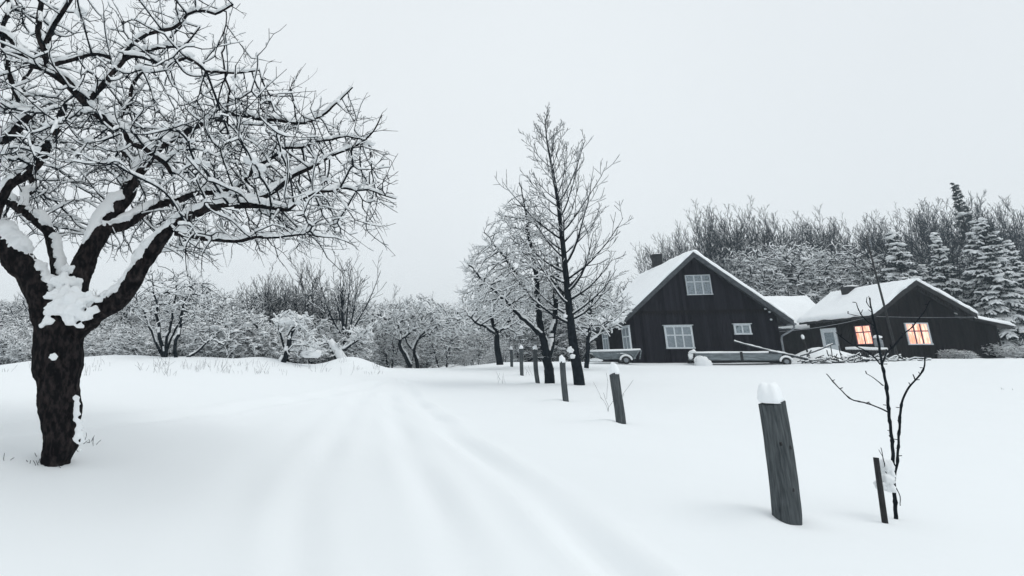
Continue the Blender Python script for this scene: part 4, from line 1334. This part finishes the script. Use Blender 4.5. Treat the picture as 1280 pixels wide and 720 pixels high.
pole([(1072, 459, 27.5), (1092, 455, 27.7), (1112, 448, 28.), (1126, 444, 28.2)], .03, 'crooked stick poking up at the right of the pole pile', G, .5)
pole([(1000, 458, 27.6), (1009, 445, 27.7), (1014, 438, 27.8)], .035, 'short forked prop at the left end of the pole pile', G, 0)
pole([(1012, 449, 29.), (1008, 436, 29.), (1004, 424, 29.)], .05, 'short upright stake with a snow tip behind the pole pile', None, 0, 'stake', 8, M_black, 'stake')
pc = at(1003.5, 421.5, 29.); rt = bpy.data.objects[-1] if False else None
pole([(1041, 455, 28.6), (1040, 443, 28.6), (1038, 431, 28.6)], .022, 'thin upright stick standing right of the snowy stake', None, 0, 'stick', 6, M_black, 'stick')
pole([(1053, 450, 28.8), (1050, 441, 28.8), (1048.5, 432, 28.8)], .022, 'second thin upright stick before the cottage door', None, 0, 'stick', 6, M_black, 'stick')
# snow tip on the stake
stk = [o_ for o_ in col.objects if o_.name.startswith('stake') and o_.get('label', '').startswith('short upright')][0]
mb = MB(); blob(mb, pc - np.array(stk.location), .085, 1., (.8, .8, 1.5), 12, 10, .2, -.8); mb.build('snow_cap', M_roofsnow, stk, True)
# brush lying on the pile
rng = np.random.default_rng(77); sg = []
for k in range(260):
    px = rng.uniform(1010, 1152); q = at(px, 458 - rng.random() * 8, 27.3 + rng.random() * .9); v = rng.normal(0, 1, 3); v[2] *= .25; v[0] *= 2; v /= np.linalg.norm(v)
    for s in range(4):
        v = v + rng.normal(0, .2, 3); v /= np.linalg.norm(v); q2 = q + v * rng.uniform(.1, .22); sg.append((*q, *q2, .024, .020)); q = q2
b = at(1085, 460, 27.6); sg = np.array(sg)
r = build_tree('brush_pile', b, np.zeros((0, 8)), sg, [(sg, snow_kw(.03, .03, .42, 1., .08, 1.5, 1.))], M_twig)
for ch in r.children:
    if ch.name.startswith('crown'): ch.name = 'sticks'
tag(r, 'tangle of thin brushwood dusted with snow on the pole pile', 'brushwood')

# antenna mast, leaning
m0, m1 = at(1122, 446, 29.5), at(1083, 297, 29.5)
c = empty('antenna_mast', m0); tag(c, 'tall thin leaning mast with small antenna rods before the lit cottage', 'mast')
mb = MB(); mb.tube([m0 - m0 - np.array((0, 0, .4)), (m1 - m0) * .5, m1 - m0], [.055, .045, .03], 8); mb.build('pole', M_black, c, True)
mb = MB()
for k in range(4):
    q = (m1 - m0) * (.985 - k * .018); mb.beam(q, q + np.array((.28, .1, .04 - k * .02)), .02, .02)
mb.beam((m1 - m0) * .99 + np.array((.28, .1, .04)), (m1 - m0) * .92 + np.array((.26, .1, 0)), .018, .018)
mb.build('antenna', M_metal, c)


def wire(p0, p1, sag, r, label):
    n = 24; P_ = [p0 * (1 - t) + p1 * t - np.array((0, 0, sag * 4 * t * (1 - t))) for t in np.linspace(0, 1, n)]
    V, Fc = poly_tube(np.array(P_) - p0, [r] * n, 5, 0, 0, False)
    o_ = mesh_obj('overhead_wire', V, Fc, M_metal); o_.location = tuple(p0); tag(o_, label, 'wire')
    return o_


wire(loc2w(o, a, W + .05, -.06, he - .9), loc2w(o2, a2, -.02, 0.2, he2 - .25), .12, .012, 'thin wire strung between the two cottages')
wire(loc2w(o2, a2, -.3, -.8, he2 - .3), loc2w(o2, a2, W2 + .3, -.8, he2 - .4), .04, .012, 'thin line stretched across the gable of the lit cottage')

# balustrade in front of the side wall with a white bucket
pA, pB = at(1060, 442, 31.), at(1109, 443, 30.6)
c = empty('low_railing', (pA[0], pA[1], pA[2] - .3)); tag(c, 'low dark picket railing topped with snow beside the lit cottage', 'railing')
La = np.array(c.location); mb = MB(); d = pB - pA
for k in range(17):
    q = pA + d * k / 16 - La; MB().box(q[0] - .035, q[0] + .035, q[1] - .015, q[1] + .015, -.1, .52).build('picket', M_black, c)
mb = MB(); mb.beam(pA - La + (0, -.03, .26), pB - La + (0, -.03, .26), .05, .07); mb.build('rail', M_black, c)
mb = MB(); mb.tube([pA - La + (-.05, 0, .28), pA - La + d * .3 + (0, 0, .3), pA - La + d * .7 + (0, 0, .28), pB - La + (.05, 0, .29)], [.07, .09, .08, .07], 10); mb.build('rail_snow', M_snow, c, True)
q = at(1099, 432, 31.2); c = empty('milk_churn', q); tag(c, 'pale round can capped with snow on the railing by the lit cottage', 'can')
mb = MB(); mb.tube([(0, 0, -.12), (0, 0, .0), (0, 0, .28), (0, 0, .36), (0, 0, .42)], [.17, .18, .18, .12, .12], 16); mb.build('body', M_metal, c, True)
mb = MB(); blob(mb, (0, 0, .44), .18, 2., (1, 1, .75), 14, 8, .15, -.3); mb.build('snow_cap', M_roofsnow, c, True)

# ------------------------------------------------------------------ background vegetation
def variants_bare(seed, H):
    """tall bare multi-stem woodland tree, dark fine twigs"""
    rng = np.random.default_rng(seed); segs = []
    P = dict(n=[9, 6, 4, 3], kids=[11, 7, 4, 0], wig=[.06, .07, .09, .12], up=[.15, .85, .5, .35], t0=[.2, .12, .1, .2], ang=[.55, .5, .5, .5], rat=[.52, .44, .42, .5], sh=[.55, .45, .3, .3], rr=[.45, .5, .55, .7], rmin=.0135, taper=.9)
    for k in range(rng.integers(1, 4)):
        d = np.array((rng.normal(0, .13), rng.normal(0, .13), 1.)); d /= np.linalg.norm(d)
        grow(segs, (rng.normal(0, .25), rng.normal(0, .25), -.3), d, H * rng.uniform(.85, 1.), .11 * rng.uniform(.8, 1.3), 0, P, rng)
    s = np.array(segs); big, thin = split(s, .05)
    return build_tree('woodland_tree', (0, 0, 0), big, thin, [(s, snow_kw(.010, .012, .30, 1., .05, .8, seed))], M_far, 6, 3)


def variants_shrub(seed, H, R, dense=1., snow=.85, fine=.065, sh=.045, sw=.04, clumps=(200, .05, .17)):
    """snow-laden thicket shrub or small tree"""
    rng = np.random.default_rng(seed)
    tl = []
    for k in range(rng.integers(3, 6)):
        an = rng.random() * 6.28; x, y = math.cos(an) * R * .12, math.sin(an) * R * .12
        tl.append([(np.array((x, y, -.3)), .07), (np.array((x * 2.5, y * 2.5, H * .3)), .055), (np.array((x * 4.5, y * 4.5, H * .6)), .035)])
    return crown_tree('snowy_shrub', tl, [((0, 0, H * .5), (R, R, H * .48)), ((R * .3, 0, H * .3), (R * .8, R, H * .3))], int(900 * dense), H * fine, H * fine * 1.2, seed, .016,
                      (.55, .2, .55, .014), (snow, sh, sw), M_far, (0, 0, 0), low=.05, hmax=.15, rmaxspawn=.05, droop=.06, clumps=clumps)


def variants_spruce(seed, H, R, snow=.8, sparse=1.):
    rng = np.random.default_rng(seed); nd = []; sn = []
    root = empty('spruce_tree', (0, 0, 0))
    n = 14
    tr = np.array([(0, 0, -.3 + (H + .3) * k / n, 0, 0, -.3 + (H + .3) * (k + 1) / n, .16 * (1 - k / n) + .015, .16 * (1 - (k + 1) / n) + .012) for k in range(n)])
    V, Fc = seg_arrays(tr, 7); mesh_obj('trunk', V, Fc, M_bark, root)
    nbr = int(H * 19 * sparse); az = 0.
    lob = rng.normal(0, 1, 6)
    for b_ in range(nbr):
        t = .04 + .95 * (b_ / nbr) ** 1.0; z = t * H + rng.normal(0, .06); az += 2.4 + rng.normal(0, .5)
        side_f = 1 + .28 * math.sin(az * 1. + lob[0] + t * 5 * lob[1]) * (1 - t)
        L = (R * (1 - t) ** .9 * side_f + .10) * rng.uniform(.45, 1.12)
        el = math.radians(28 * t - 14 * (1 - t) + rng.normal(0, 9)); p = np.array((0, 0, z))
        d = np.array((math.cos(az) * math.cos(el), math.sin(az) * math.cos(el), math.sin(el))); ns = max(3, int(L / .2))
        side = np.array((-math.sin(az), math.cos(az), 0)); heavy = rng.random() < snow
        for s in range(ns):
            f = s / ns
            d = d + np.array((0, 0, -.13 * (1 - t) + .20 * (f > .75))) + rng.normal(0, .07, 3); d /= np.linalg.norm(d); q = p + d * L / ns
            nd.append((*p, *q, .028, .022))
            w = (.10 + L * .24) * math.sin(math.pi * min(.97, .25 + .72 * f)) + .04
            for sg_ in (-1, 1):
                for rep in range(2):
                    v = side * sg_ * rng.uniform(.5, 1.) + d * rng.uniform(.4, 1.1) + np.array((0, 0, -.35 + rng.normal(0, .22))); v /= np.linalg.norm(v)
                    e = q + v * w * rng.uniform(.5, 1.15); m_ = (q + e) / 2 + np.array((0, 0, .02))
                    nd.append((*q, *m_, .03, .035)); nd.append((*m_, *e, .035, .008))
                    for _ in range(3):
                        h = rng.random(); b0 = q + (e - q) * h; nd.append((*b0, *(b0 + np.array((rng.normal(0, .07), rng.normal(0, .07), -rng.uniform(.05, .22)))), .018, .006))
                    if heavy and rng.random() < .7: sn.append((*(q + (e - q) * .05), *m_, .04, .05)); sn.append((*m_, *(q + (e - q) * .95), .05, .025))
            if heavy and f > .15 and rng.random() < .85: sn.append((*p, *q, .06, .06))
            p = q
    V, Fc = seg_arrays(np.array(nd), 3); mesh_obj('foliage', V, Fc, M_needle, root)
    a_ = snow_arrays(np.array(sn), .06, .06, .74, .8, .18, 2.3, seed * .7, 5, .05); mesh_obj('snow_load', a_[0], a_[1], M_snow, root)
    mb = MB(); sn_ = np.array(sn)
    for k in rng.choice(len(sn_), int(330 * max(snow, .1)), replace=False):
        q = sn_[k]; blob(mb, (q[3], q[4], q[5] + .05), rng.uniform(.10, .24), k * .3, (1.15, 1.15, .5), 8, 5, .55, -.8)
    mb.build('snow_clumps', M_snow, root, True)
    return root


protos_used = {}


def place(proto, px, Y, H, Hp, label, cat, group=None, rz=None, wide=1., py=None, sink=0.):
    x = (px - CX) / F * (Y * ct)
    z = gz(x, Y) - sink
    rzz = rz if rz is not None else random.random() * 6.28
    s = H / Hp
    sc = (s * wide, s * wide, s)
    if not protos_used.get(proto.name):
        protos_used[proto.name] = True
        proto.location = (x, Y, z); proto.rotation_euler = (0, 0, rzz); proto.scale = sc; o_ = proto
    else: o_ = copy_tree(proto, (x, Y, z), rzz, sc)
    tag(o_, label, cat, group)
    return o_


def top_of(o_): return max(max(v.co.z for v in ch.data.vertices) for ch in o_.children)


BV = [(variants_bare(100 + k, 12.), 12.) for k in range(5)]
SV = [(variants_shrub(200 + k, 3.2, 1.7, 1.5, .68, .052, .03, .026), 3.2) for k in range(5)]
TV = [(variants_shrub(220 + k, 6.0, 2.6, 2.8, .52, .038, .024, .022, (170, .05, .17)), 6.0) for k in range(4)]
PV = [(variants_spruce(300 + k, 11., 2.5), 11.) for k in range(3)] + [(variants_spruce(310, 14., 1.5, .12, .55), 14.)]


BV, SV, TV, PV = [[(o_, top_of(o_)) for o_, _ in L_] for L_ in (BV, SV, TV, PV)]


def htop(px, py, Y):
    """height of a thing whose top shows at py when it stands at px, Y"""
    x = (px - CX) / F * (Y * ct)
    return at(px, py, Y)[2] - gz(x, Y)


def sky_r(px):
    return float(np.interp(px, [760, 800, 830, 870, 920, 960, 1040, 1110, 1140, 1180, 1215, 1250, 1290, 1340], [375, 350, 308, 268, 248, 250, 258, 272, 262, 246, 242, 248, 250, 250]))


rr_ = np.random.default_rng(42)
# woodland behind the houses: three ranks
for rank, (Y0, n, dy) in enumerate(((50., 30, 6), (60., 36, 3), (72., 44, -2))):
    for k in range(n):
        px = 800 + (1350 - 800) * (k + rr_.random() * .9) / n
        Yk = Y0 + rr_.uniform(-3, 3)
        if 925 < px < 1125: Yk = max(Yk, 57.5 + rr_.uniform(0, 2))
        top = sky_r(px) + (22 if rank == 0 else 6 if rank == 1 else 0) + rr_.uniform(-8, 24)
        if px < 860 and rank == 0: continue
        pr, hp_ = BV[rr_.integers(len(BV))]
        place(pr, px, Yk, max(4., htop(px, top, Yk)), hp_, 'tall bare tree in the dark woodland behind the cottages', 'tree', 'bare woodland trees behind the cottages', wide=.9)
# snow-clad young trees at the foot of that woodland
for k in range(26):
    px = 935 + (1085 - 935) * (k + rr_.random()) / 26; Yk = 51.8 + rr_.uniform(-.6, 1.2)
    pr, hp_ = TV[rr_.integers(len(TV))]
    place(pr, px, Yk, htop(px, rr_.uniform(296, 352), Yk), hp_, 'bushy snow-covered tree at the foot of the woodland behind the roofs', 'tree', 'snow-covered bushy trees behind the roofs')
# low thicket between the centre trees and the house
for k in range(26):
    px = 640 + (830 - 640) * (k + rr_.random()) / 26; Yk = 48 + rr_.uniform(-4, 10)
    pr, hp_ = TV[rr_.integers(len(TV))]
    place(pr, px, Yk, htop(px, rr_.uniform(345, 400), Yk), hp_, 'snow-covered tree in the thicket left of and behind the dark cottage', 'tree', 'snowy thicket left of the dark cottage')
# spruces
sp = [(1152, 43, 286, 'spruce with snowy boughs directly behind the lit cottage roof peak, left of the other spruces', 0, 1.0), (1207, 43, 290, 'snow-laden spruce standing behind the right slope of the lit cottage roof', 1, .9),
      (1270, 41, 272, 'broad snow-laden spruce at the right edge, right of the spruce behind the roof', 2, 1.15), (1250, 54, 228, 'tallest thin dark spruce rising above the woodland', 3, 1.),
      (1238, 48, 318, 'smaller snowy spruce filling the gap behind the lean-to', 1, 1.), (1300, 44, 300, 'snowy spruce cut off by the right edge of the view', 1, 1.), (1180, 47, 330, 'low snowy spruce between the two spruces behind the lit cottage', 2, 1.)]
for px, Yk, top, lab, v, wd in sp:
    pr, hp_ = PV[v]; place(pr, px, Yk, htop(px, top, Yk), hp_, lab, 'spruce tree', 'spruces behind the lit cottage', rz=px * .37, wide=wd * 1.0)
# shrubs by the lean-to
for px, Yk, top, lab in [(1207, 31.5, 437, 'low snow-buried bush right of the lit gable'), (1243, 32.5, 427, 'taller snowy bush before the lean-to'), (1276, 31., 431, 'rounded snowy hedge at the right edge by the lean-to'), (1190, 32, 436, 'small snowy twiggy bush at the corner of the lit cottage')]:
    pr, hp_ = SV[rr_.integers(len(SV))]; place(pr, px, Yk, max(.5, htop(px, top, Yk)), hp_, lab, 'bush', wide=1.7)


# left and centre background
def tl(px, top, Yk, var, lab, grp, wide=1., hp=None, cat='bush', rz=None):
    pr, hp_ = var; return place(pr, px, Yk, htop(px, top, Yk), hp_, lab, cat, grp, wide=wide, rz=rz)


def sky_l(px): return float(np.interp(px, [-80, 60, 110, 160, 230, 290, 340, 400, 470, 520, 560, 640], [380, 360, 350, 345, 340, 352, 345, 352, 372, 372, 378, 378]))


for k in range(60):                                  # far wooded line
    px = -60 + 720 * (k + rr_.random()) / 60; Yk = 62 + rr_.uniform(-8, 14)
    top = max(sky_l(px), 362) + rr_.uniform(-3, 12)
    pr = BV[rr_.integers(len(BV))] if rr_.random() < .6 else TV[rr_.integers(len(TV))]
    tl(px, top, Yk, pr, 'distant small tree in the far wooded line beyond the field', 'distant trees beyond the field', .95 if pr in BV else 1.5, cat='tree')
for k in range(40):                                  # mid thicket
    px = -60 + 700 * (k + rr_.random()) / 40; Yk = 38 + rr_.uniform(-3, 9)
    tl(px, sky_l(px) + 22 + rr_.uniform(-18, 42), Yk, TV[rr_.integers(len(TV))], 'snow-laden bushy tree in the orchard thicket beyond the field', 'snowy thicket beyond the field', 1.15, cat='tree')
for k in range(34):                                  # near low shrubs along the edge
    px = -60 + 690 * (k + rr_.random()) / 46; Yk = 29.5 + rr_.uniform(-2.5, 4)
    if px > 560: Yk = 36 + rr_.uniform(0, 4)
    tl(px, (406 if px < 430 else 422) + rr_.uniform(-22, 28), Yk, SV[rr_.integers(len(SV))], 'low snow-covered shrub along the far edge of the field', 'low snowy shrubs at the edge of the field', 1.25)

for k in range(6):
    px = 330 + (400 - 330) * (k + rr_.random()) / 6; Yk = 36 + rr_.uniform(-1, 4)
    tl(px, rr_.uniform(335, 362) if px < 330 else rr_.uniform(322, 350), Yk, BV[rr_.integers(len(BV))], 'slim dark bare tree standing up out of the orchard thicket', 'bare trees in the orchard thicket', 1.3, cat='tree')

# individually recognisable trees there
rng = np.random.default_rng(8)
r = crown_tree('dark_stemmed_tree', [L3([(205, 460, .10), (204, 440, .09), (200, 410, .07), (196, 380, .05), (190, 352, .03)], 24.), L3([(206, 455, .08), (210, 420, .06), (216, 390, .045), (222, 350, .03)], 24.), L3([(203, 445, .06), (188, 415, .05), (178, 385, .035), (165, 365, .02)], 24.),
                L3([(208, 440, .05), (222, 405, .04), (235, 380, .03), (240, 350, .02)], 24.)],
               [(at(205, 370, 24.), (2.0, 1.6, 1.4))], 700, .2, .24, 61, .011, (.4, .15, .5, .010), (.7, .025, .02), base=at(205, 456, 24.), hmax=.09)
tag(r, 'dark multi-stemmed tree with fanning trunks at the left field edge', 'tree')
r = crown_tree('dark_stemmed_tree', [L3([(222, 462, .10), (219, 440, .08), (224, 410, .06), (232, 375, .045), (240, 355, .03)], 23.5), L3([(224, 452, .05), (245, 440, .04), (262, 425, .03), (280, 432, .02)], 23.5)],
               [(at(240, 375, 23.5), (1.3, 1.2, 1.1)), (at(270, 425, 23.3), (.9, .8, .4))], 350, .2, .24, 62, .011, (.4, .15, .5, .010), (.7, .025, .02), base=at(222, 458, 23.5), hmax=.09)
tag(r, 'curved dark tree leaning right beside the multi-stemmed tree', 'tree')
r = crown_tree('leaning_stump_tree', [L3([(351, 462, .13), (358, 440, .12), (366, 415, .10), (372, 400, .06)], 25.), L3([(358, 440, .06), (352, 425, .05), (349, 405, .03)], 25.)],
               [(at(362, 402, 25.), (1.0, .9, .5)), (at(378, 432, 25.), (.9, .8, .4))], 300, .18, .2, 63, .011, (.6, .15, .4, .010), (.95, .05, .045), base=at(351, 460, 25.), hmax=.2)
tag(r, 'short leaning dark tree with a thick cap of snow', 'tree')
mb = MB(); blob(mb, at(363, 402, 25.) - at(351, 460, 25.), .55, 4., (1.1, .8, .55), 18, 10, .35, -.5); blob(mb, at(388, 443, 25.) - at(351, 460, 25.), .35, 6., (1.2, .8, .7), 18, 10, .35, -.6); mb.build('snow_clump', M_snow, r, True)
# vase-shaped bare tree
sg = []; P = dict(n=[7, 5, 3], kids=[6, 3, 0], wig=[.05, .08, .12], up=[.35, .4, .3], t0=[.2, .15, .2], ang=[.5, .55, .5], rat=[.42, .5, .5], sh=[.4, .4, .3], rr=[.5, .6, .7], rmin=.010, taper=.85)
b = at(436, 458, 30.); p0 = at(431, 428, 30.)
sg += [(*(b + (p0 - b) * k / 4), *(b + (p0 - b) * (k + 1) / 4), .14 - .008 * k, .14 - .008 * (k + 1)) for k in range(4)]
for e in ((-.42, .1, 1), (-.25, -.2, 1), (-.1, .2, 1), (.05, -.1, 1), (.12, .25, 1), (.38, 0, 1), (.6, .1, .9), (-.15, .4, 1), (.3, -.3, 1)):
    d = np.array(e); grow(sg, p0, d / np.linalg.norm(d), rng.uniform(3.4, 4.6), .06, 0, P, rng)
sg = np.array(sg); big, thin = split(sg, .03)
r = build_tree('vase_tree', b, big, thin, [(sg, snow_kw(.012, .012, .5, 1., .05, 1., 4.))], M_far, 7, 3)
tag(r, 'bare vase-shaped tree with fine upright branches rising above the thicket', 'tree')
r = crown_tree('leaning_stump_tree', [L3([(431, 470, .17), (425, 455, .16), (418, 440, .14), (411, 428, .10)], 28.), L3([(418, 440, .06), (440, 432, .05), (455, 418, .035), (468, 405, .02)], 28.)],
               [(at(405, 435, 28.), (1.1, .9, .45)), (at(450, 418, 28.), (.8, .8, .4))], 300, .18, .2, 65, .012, (.6, .15, .4, .010), (.95, .05, .045), base=at(431, 462, 28.), hmax=.2)
tag(r, 'broken leaning trunk with thick snow along it below the vase-shaped tree', 'tree')
mb = MB(); b = at(431, 462, 28.)
mb.tube([at(412, 425, 27.8) - b, at(420, 436, 27.8) - b, at(429, 450, 27.8) - b, at(437, 462, 27.8) - b], [.15, .2, .24, .3], 12); mb.build('snow_clump', M_snow, r, True)
r = crown_tree('orchard_tree', [L3([(513, 466, .13), (510, 450, .12), (502, 438, .10), (499, 425, .09), (500, 412, .07), (493, 400, .04)], 33.), L3([(499, 425, .06), (515, 415, .05), (530, 402, .03)], 33.), L3([(500, 412, .05), (485, 400, .04), (470, 392, .03)], 33.)],
               [(at(500, 398, 33.), (2.3, 1.8, 1.1))], 900, .22, .26, 67, .014, (.6, .2, .55, .012), (.9, .05, .042), base=at(513, 462, 33.), hmax=.15)
tag(r, 'crooked orchard tree with spreading snowy crown, left of its twin', 'tree')
r = crown_tree('orchard_tree', [L3([(523, 466, .12), (520, 448, .11), (516, 437, .09), (522, 425, .07), (530, 415, .05)], 34.), L3([(516, 437, .06), (508, 428, .04), (505, 415, .03)], 34.), L3([(522, 425, .05), (545, 410, .04), (570, 400, .02)], 34.)],
               [(at(550, 402, 34.), (2.5, 1.8, 1.1)), (at(530, 385, 34.5), (1.5, 1.4, .9))], 1000, .22, .26, 68, .014, (.6, .2, .55, .012), (.9, .05, .042), base=at(523, 462, 34.), hmax=.15)
tag(r, 'crooked orchard tree with wide snowy crown, right of its twin', 'tree')
for (px, top, Yk, v, lab) in [(525, 356, 55, 1, 'dark round-topped tree above the far wooded line'), (372, 318, 40, 2, 'tall bushy dark tree behind the short leaning tree'), (350, 326, 42, 3, 'bushy bare tree just left of the tallest thicket tree'), (395, 340, 42, 0, 'bushy bare tree just right of the tallest thicket tree')]:
    tl(px, top, Yk, BV[v], lab, None, 1.1, cat='tree')

# dry grass tips sticking out of the snow
rng = np.random.default_rng(15); sg = []
def tuft(px, py, n, h):
    q0 = hit(px, py)
    if q0 is None: return
    for k in range(n):
        x, y = q0[0] + rng.normal(0, .12), q0[1] + rng.normal(0, .12); z = gz(x, y) - .02
        v = np.array((rng.normal(0, .35), rng.normal(0, .35), 1.)); q = np.array((x, y, z)); L = h * rng.uniform(.4, 1.1) / 3
        for s in range(3):
            v = v + rng.normal(0, .15, 3); v /= np.linalg.norm(v); q2 = q + v * L; sg.append((*q, *q2, .004, .003)); q = q2
for k in range(70): tuft(rng.uniform(0, 480), rng.uniform(457, 470), rng.integers(2, 7), rng.uniform(.12, .5))
for px, py, n, h in [(60, 580, 14, .10), (106, 556, 12, .12), (48, 582, 8, .08), (762, 500, 5, .75), (765, 515, 4, .5), (630, 480, 4, .3), (1262, 488, 3, .08), (240, 520, 2, .05), (660, 470, 3, .5), (625, 476, 3, .4)]: tuft(px, py, n, h)
V, Fc = seg_arrays(np.array(sg), 3)
tag(mesh_obj('dry_grass', V, Fc, M_pole), 'sparse dry grass stalks poking through the snow', 'grass', None, 'stuff')

# unused prototypes away
for o_ in [x[0] for x in BV + SV + TV + PV]:
    if not protos_used.get(o_.name):
        for ch in list(o_.children): bpy.data.objects.remove(ch)
        bpy.data.objects.remove(o_)

# ------------------------------------------------------------------ haze
mb = MB(); mb.box(-950, 950, -60, 950, -3, 24)
m = bpy.data.materials.new('winter_haze'); m.use_nodes = True; nt = m.node_tree; nt.nodes.clear()
out = nt.nodes.new('ShaderNodeOutputMaterial'); pv = nt.nodes.new('ShaderNodeVolumePrincipled')
pv.inputs['Color'].default_value = (.76, .88, .97, 1); pv.inputs['Density'].default_value = .0015
nt.links.new(pv.outputs[0], out.inputs['Volume'])
tag(mb.build('haze', m), 'thin pale winter haze over the whole place', 'haze', None, 'stuff')

# ------------------------------------------------------------------ light
w = bpy.data.worlds.new('World'); scene.world = w; w.use_nodes = True; nt = w.node_tree
bg = nt.nodes['Background']
sky = nt.nodes.new('ShaderNodeTexSky'); sky.sky_type = 'NISHITA'; sky.sun_disc = False
SE, SR = math.radians(58), math.radians(118)
sky.sun_elevation = SE; sky.sun_rotation = SR
mx = nt.nodes.new('ShaderNodeMix'); mx.data_type = 'RGBA'; mx.inputs[0].default_value = .93
tcw = nt.nodes.new('ShaderNodeTexCoord'); nz = nt.nodes.new('ShaderNodeTexNoise'); nz.inputs['Scale'].default_value = 1.1; nz.inputs['Detail'].default_value = 3.
cr = nt.nodes.new('ShaderNodeValToRGB'); cr.color_ramp.elements[0].position = .3; cr.color_ramp.elements[1].position = .7
cr.color_ramp.elements[0].color = (6.85, 7.2, 7.4, 1); cr.color_ramp.elements[1].color = (7.4, 7.8, 8.0, 1)
nt.links.new(tcw.outputs['Generated'], nz.inputs['Vector']); nt.links.new(nz.outputs['Fac'], cr.inputs[0])
nt.links.new(sky.outputs[0], mx.inputs[6]); nt.links.new(cr.outputs[0], mx.inputs[7]); nt.links.new(mx.outputs[2], bg.inputs['Color'])
bg.inputs['Strength'].default_value = .116
sd = bpy.data.lights.new('sun', 'SUN'); sd.energy = .75; sd.angle = math.radians(35); sd.color = (1, .98, .95)
so = bpy.data.objects.new('sun', sd); col.objects.link(so)
# direction matching the sky's sun: azimuth SR measured from +Y clockwise
dv = Vector((math.sin(SR) * math.cos(SE), math.cos(SR) * math.cos(SE), math.sin(SE)))
so.rotation_euler = dv.to_track_quat('Z', 'Y').to_euler()
vs = scene.view_settings; vs.view_transform = 'Standard'; vs.look = 'None'; vs.exposure = .08; vs.gamma = 1.
scene.cycles.volume_max_steps = 64
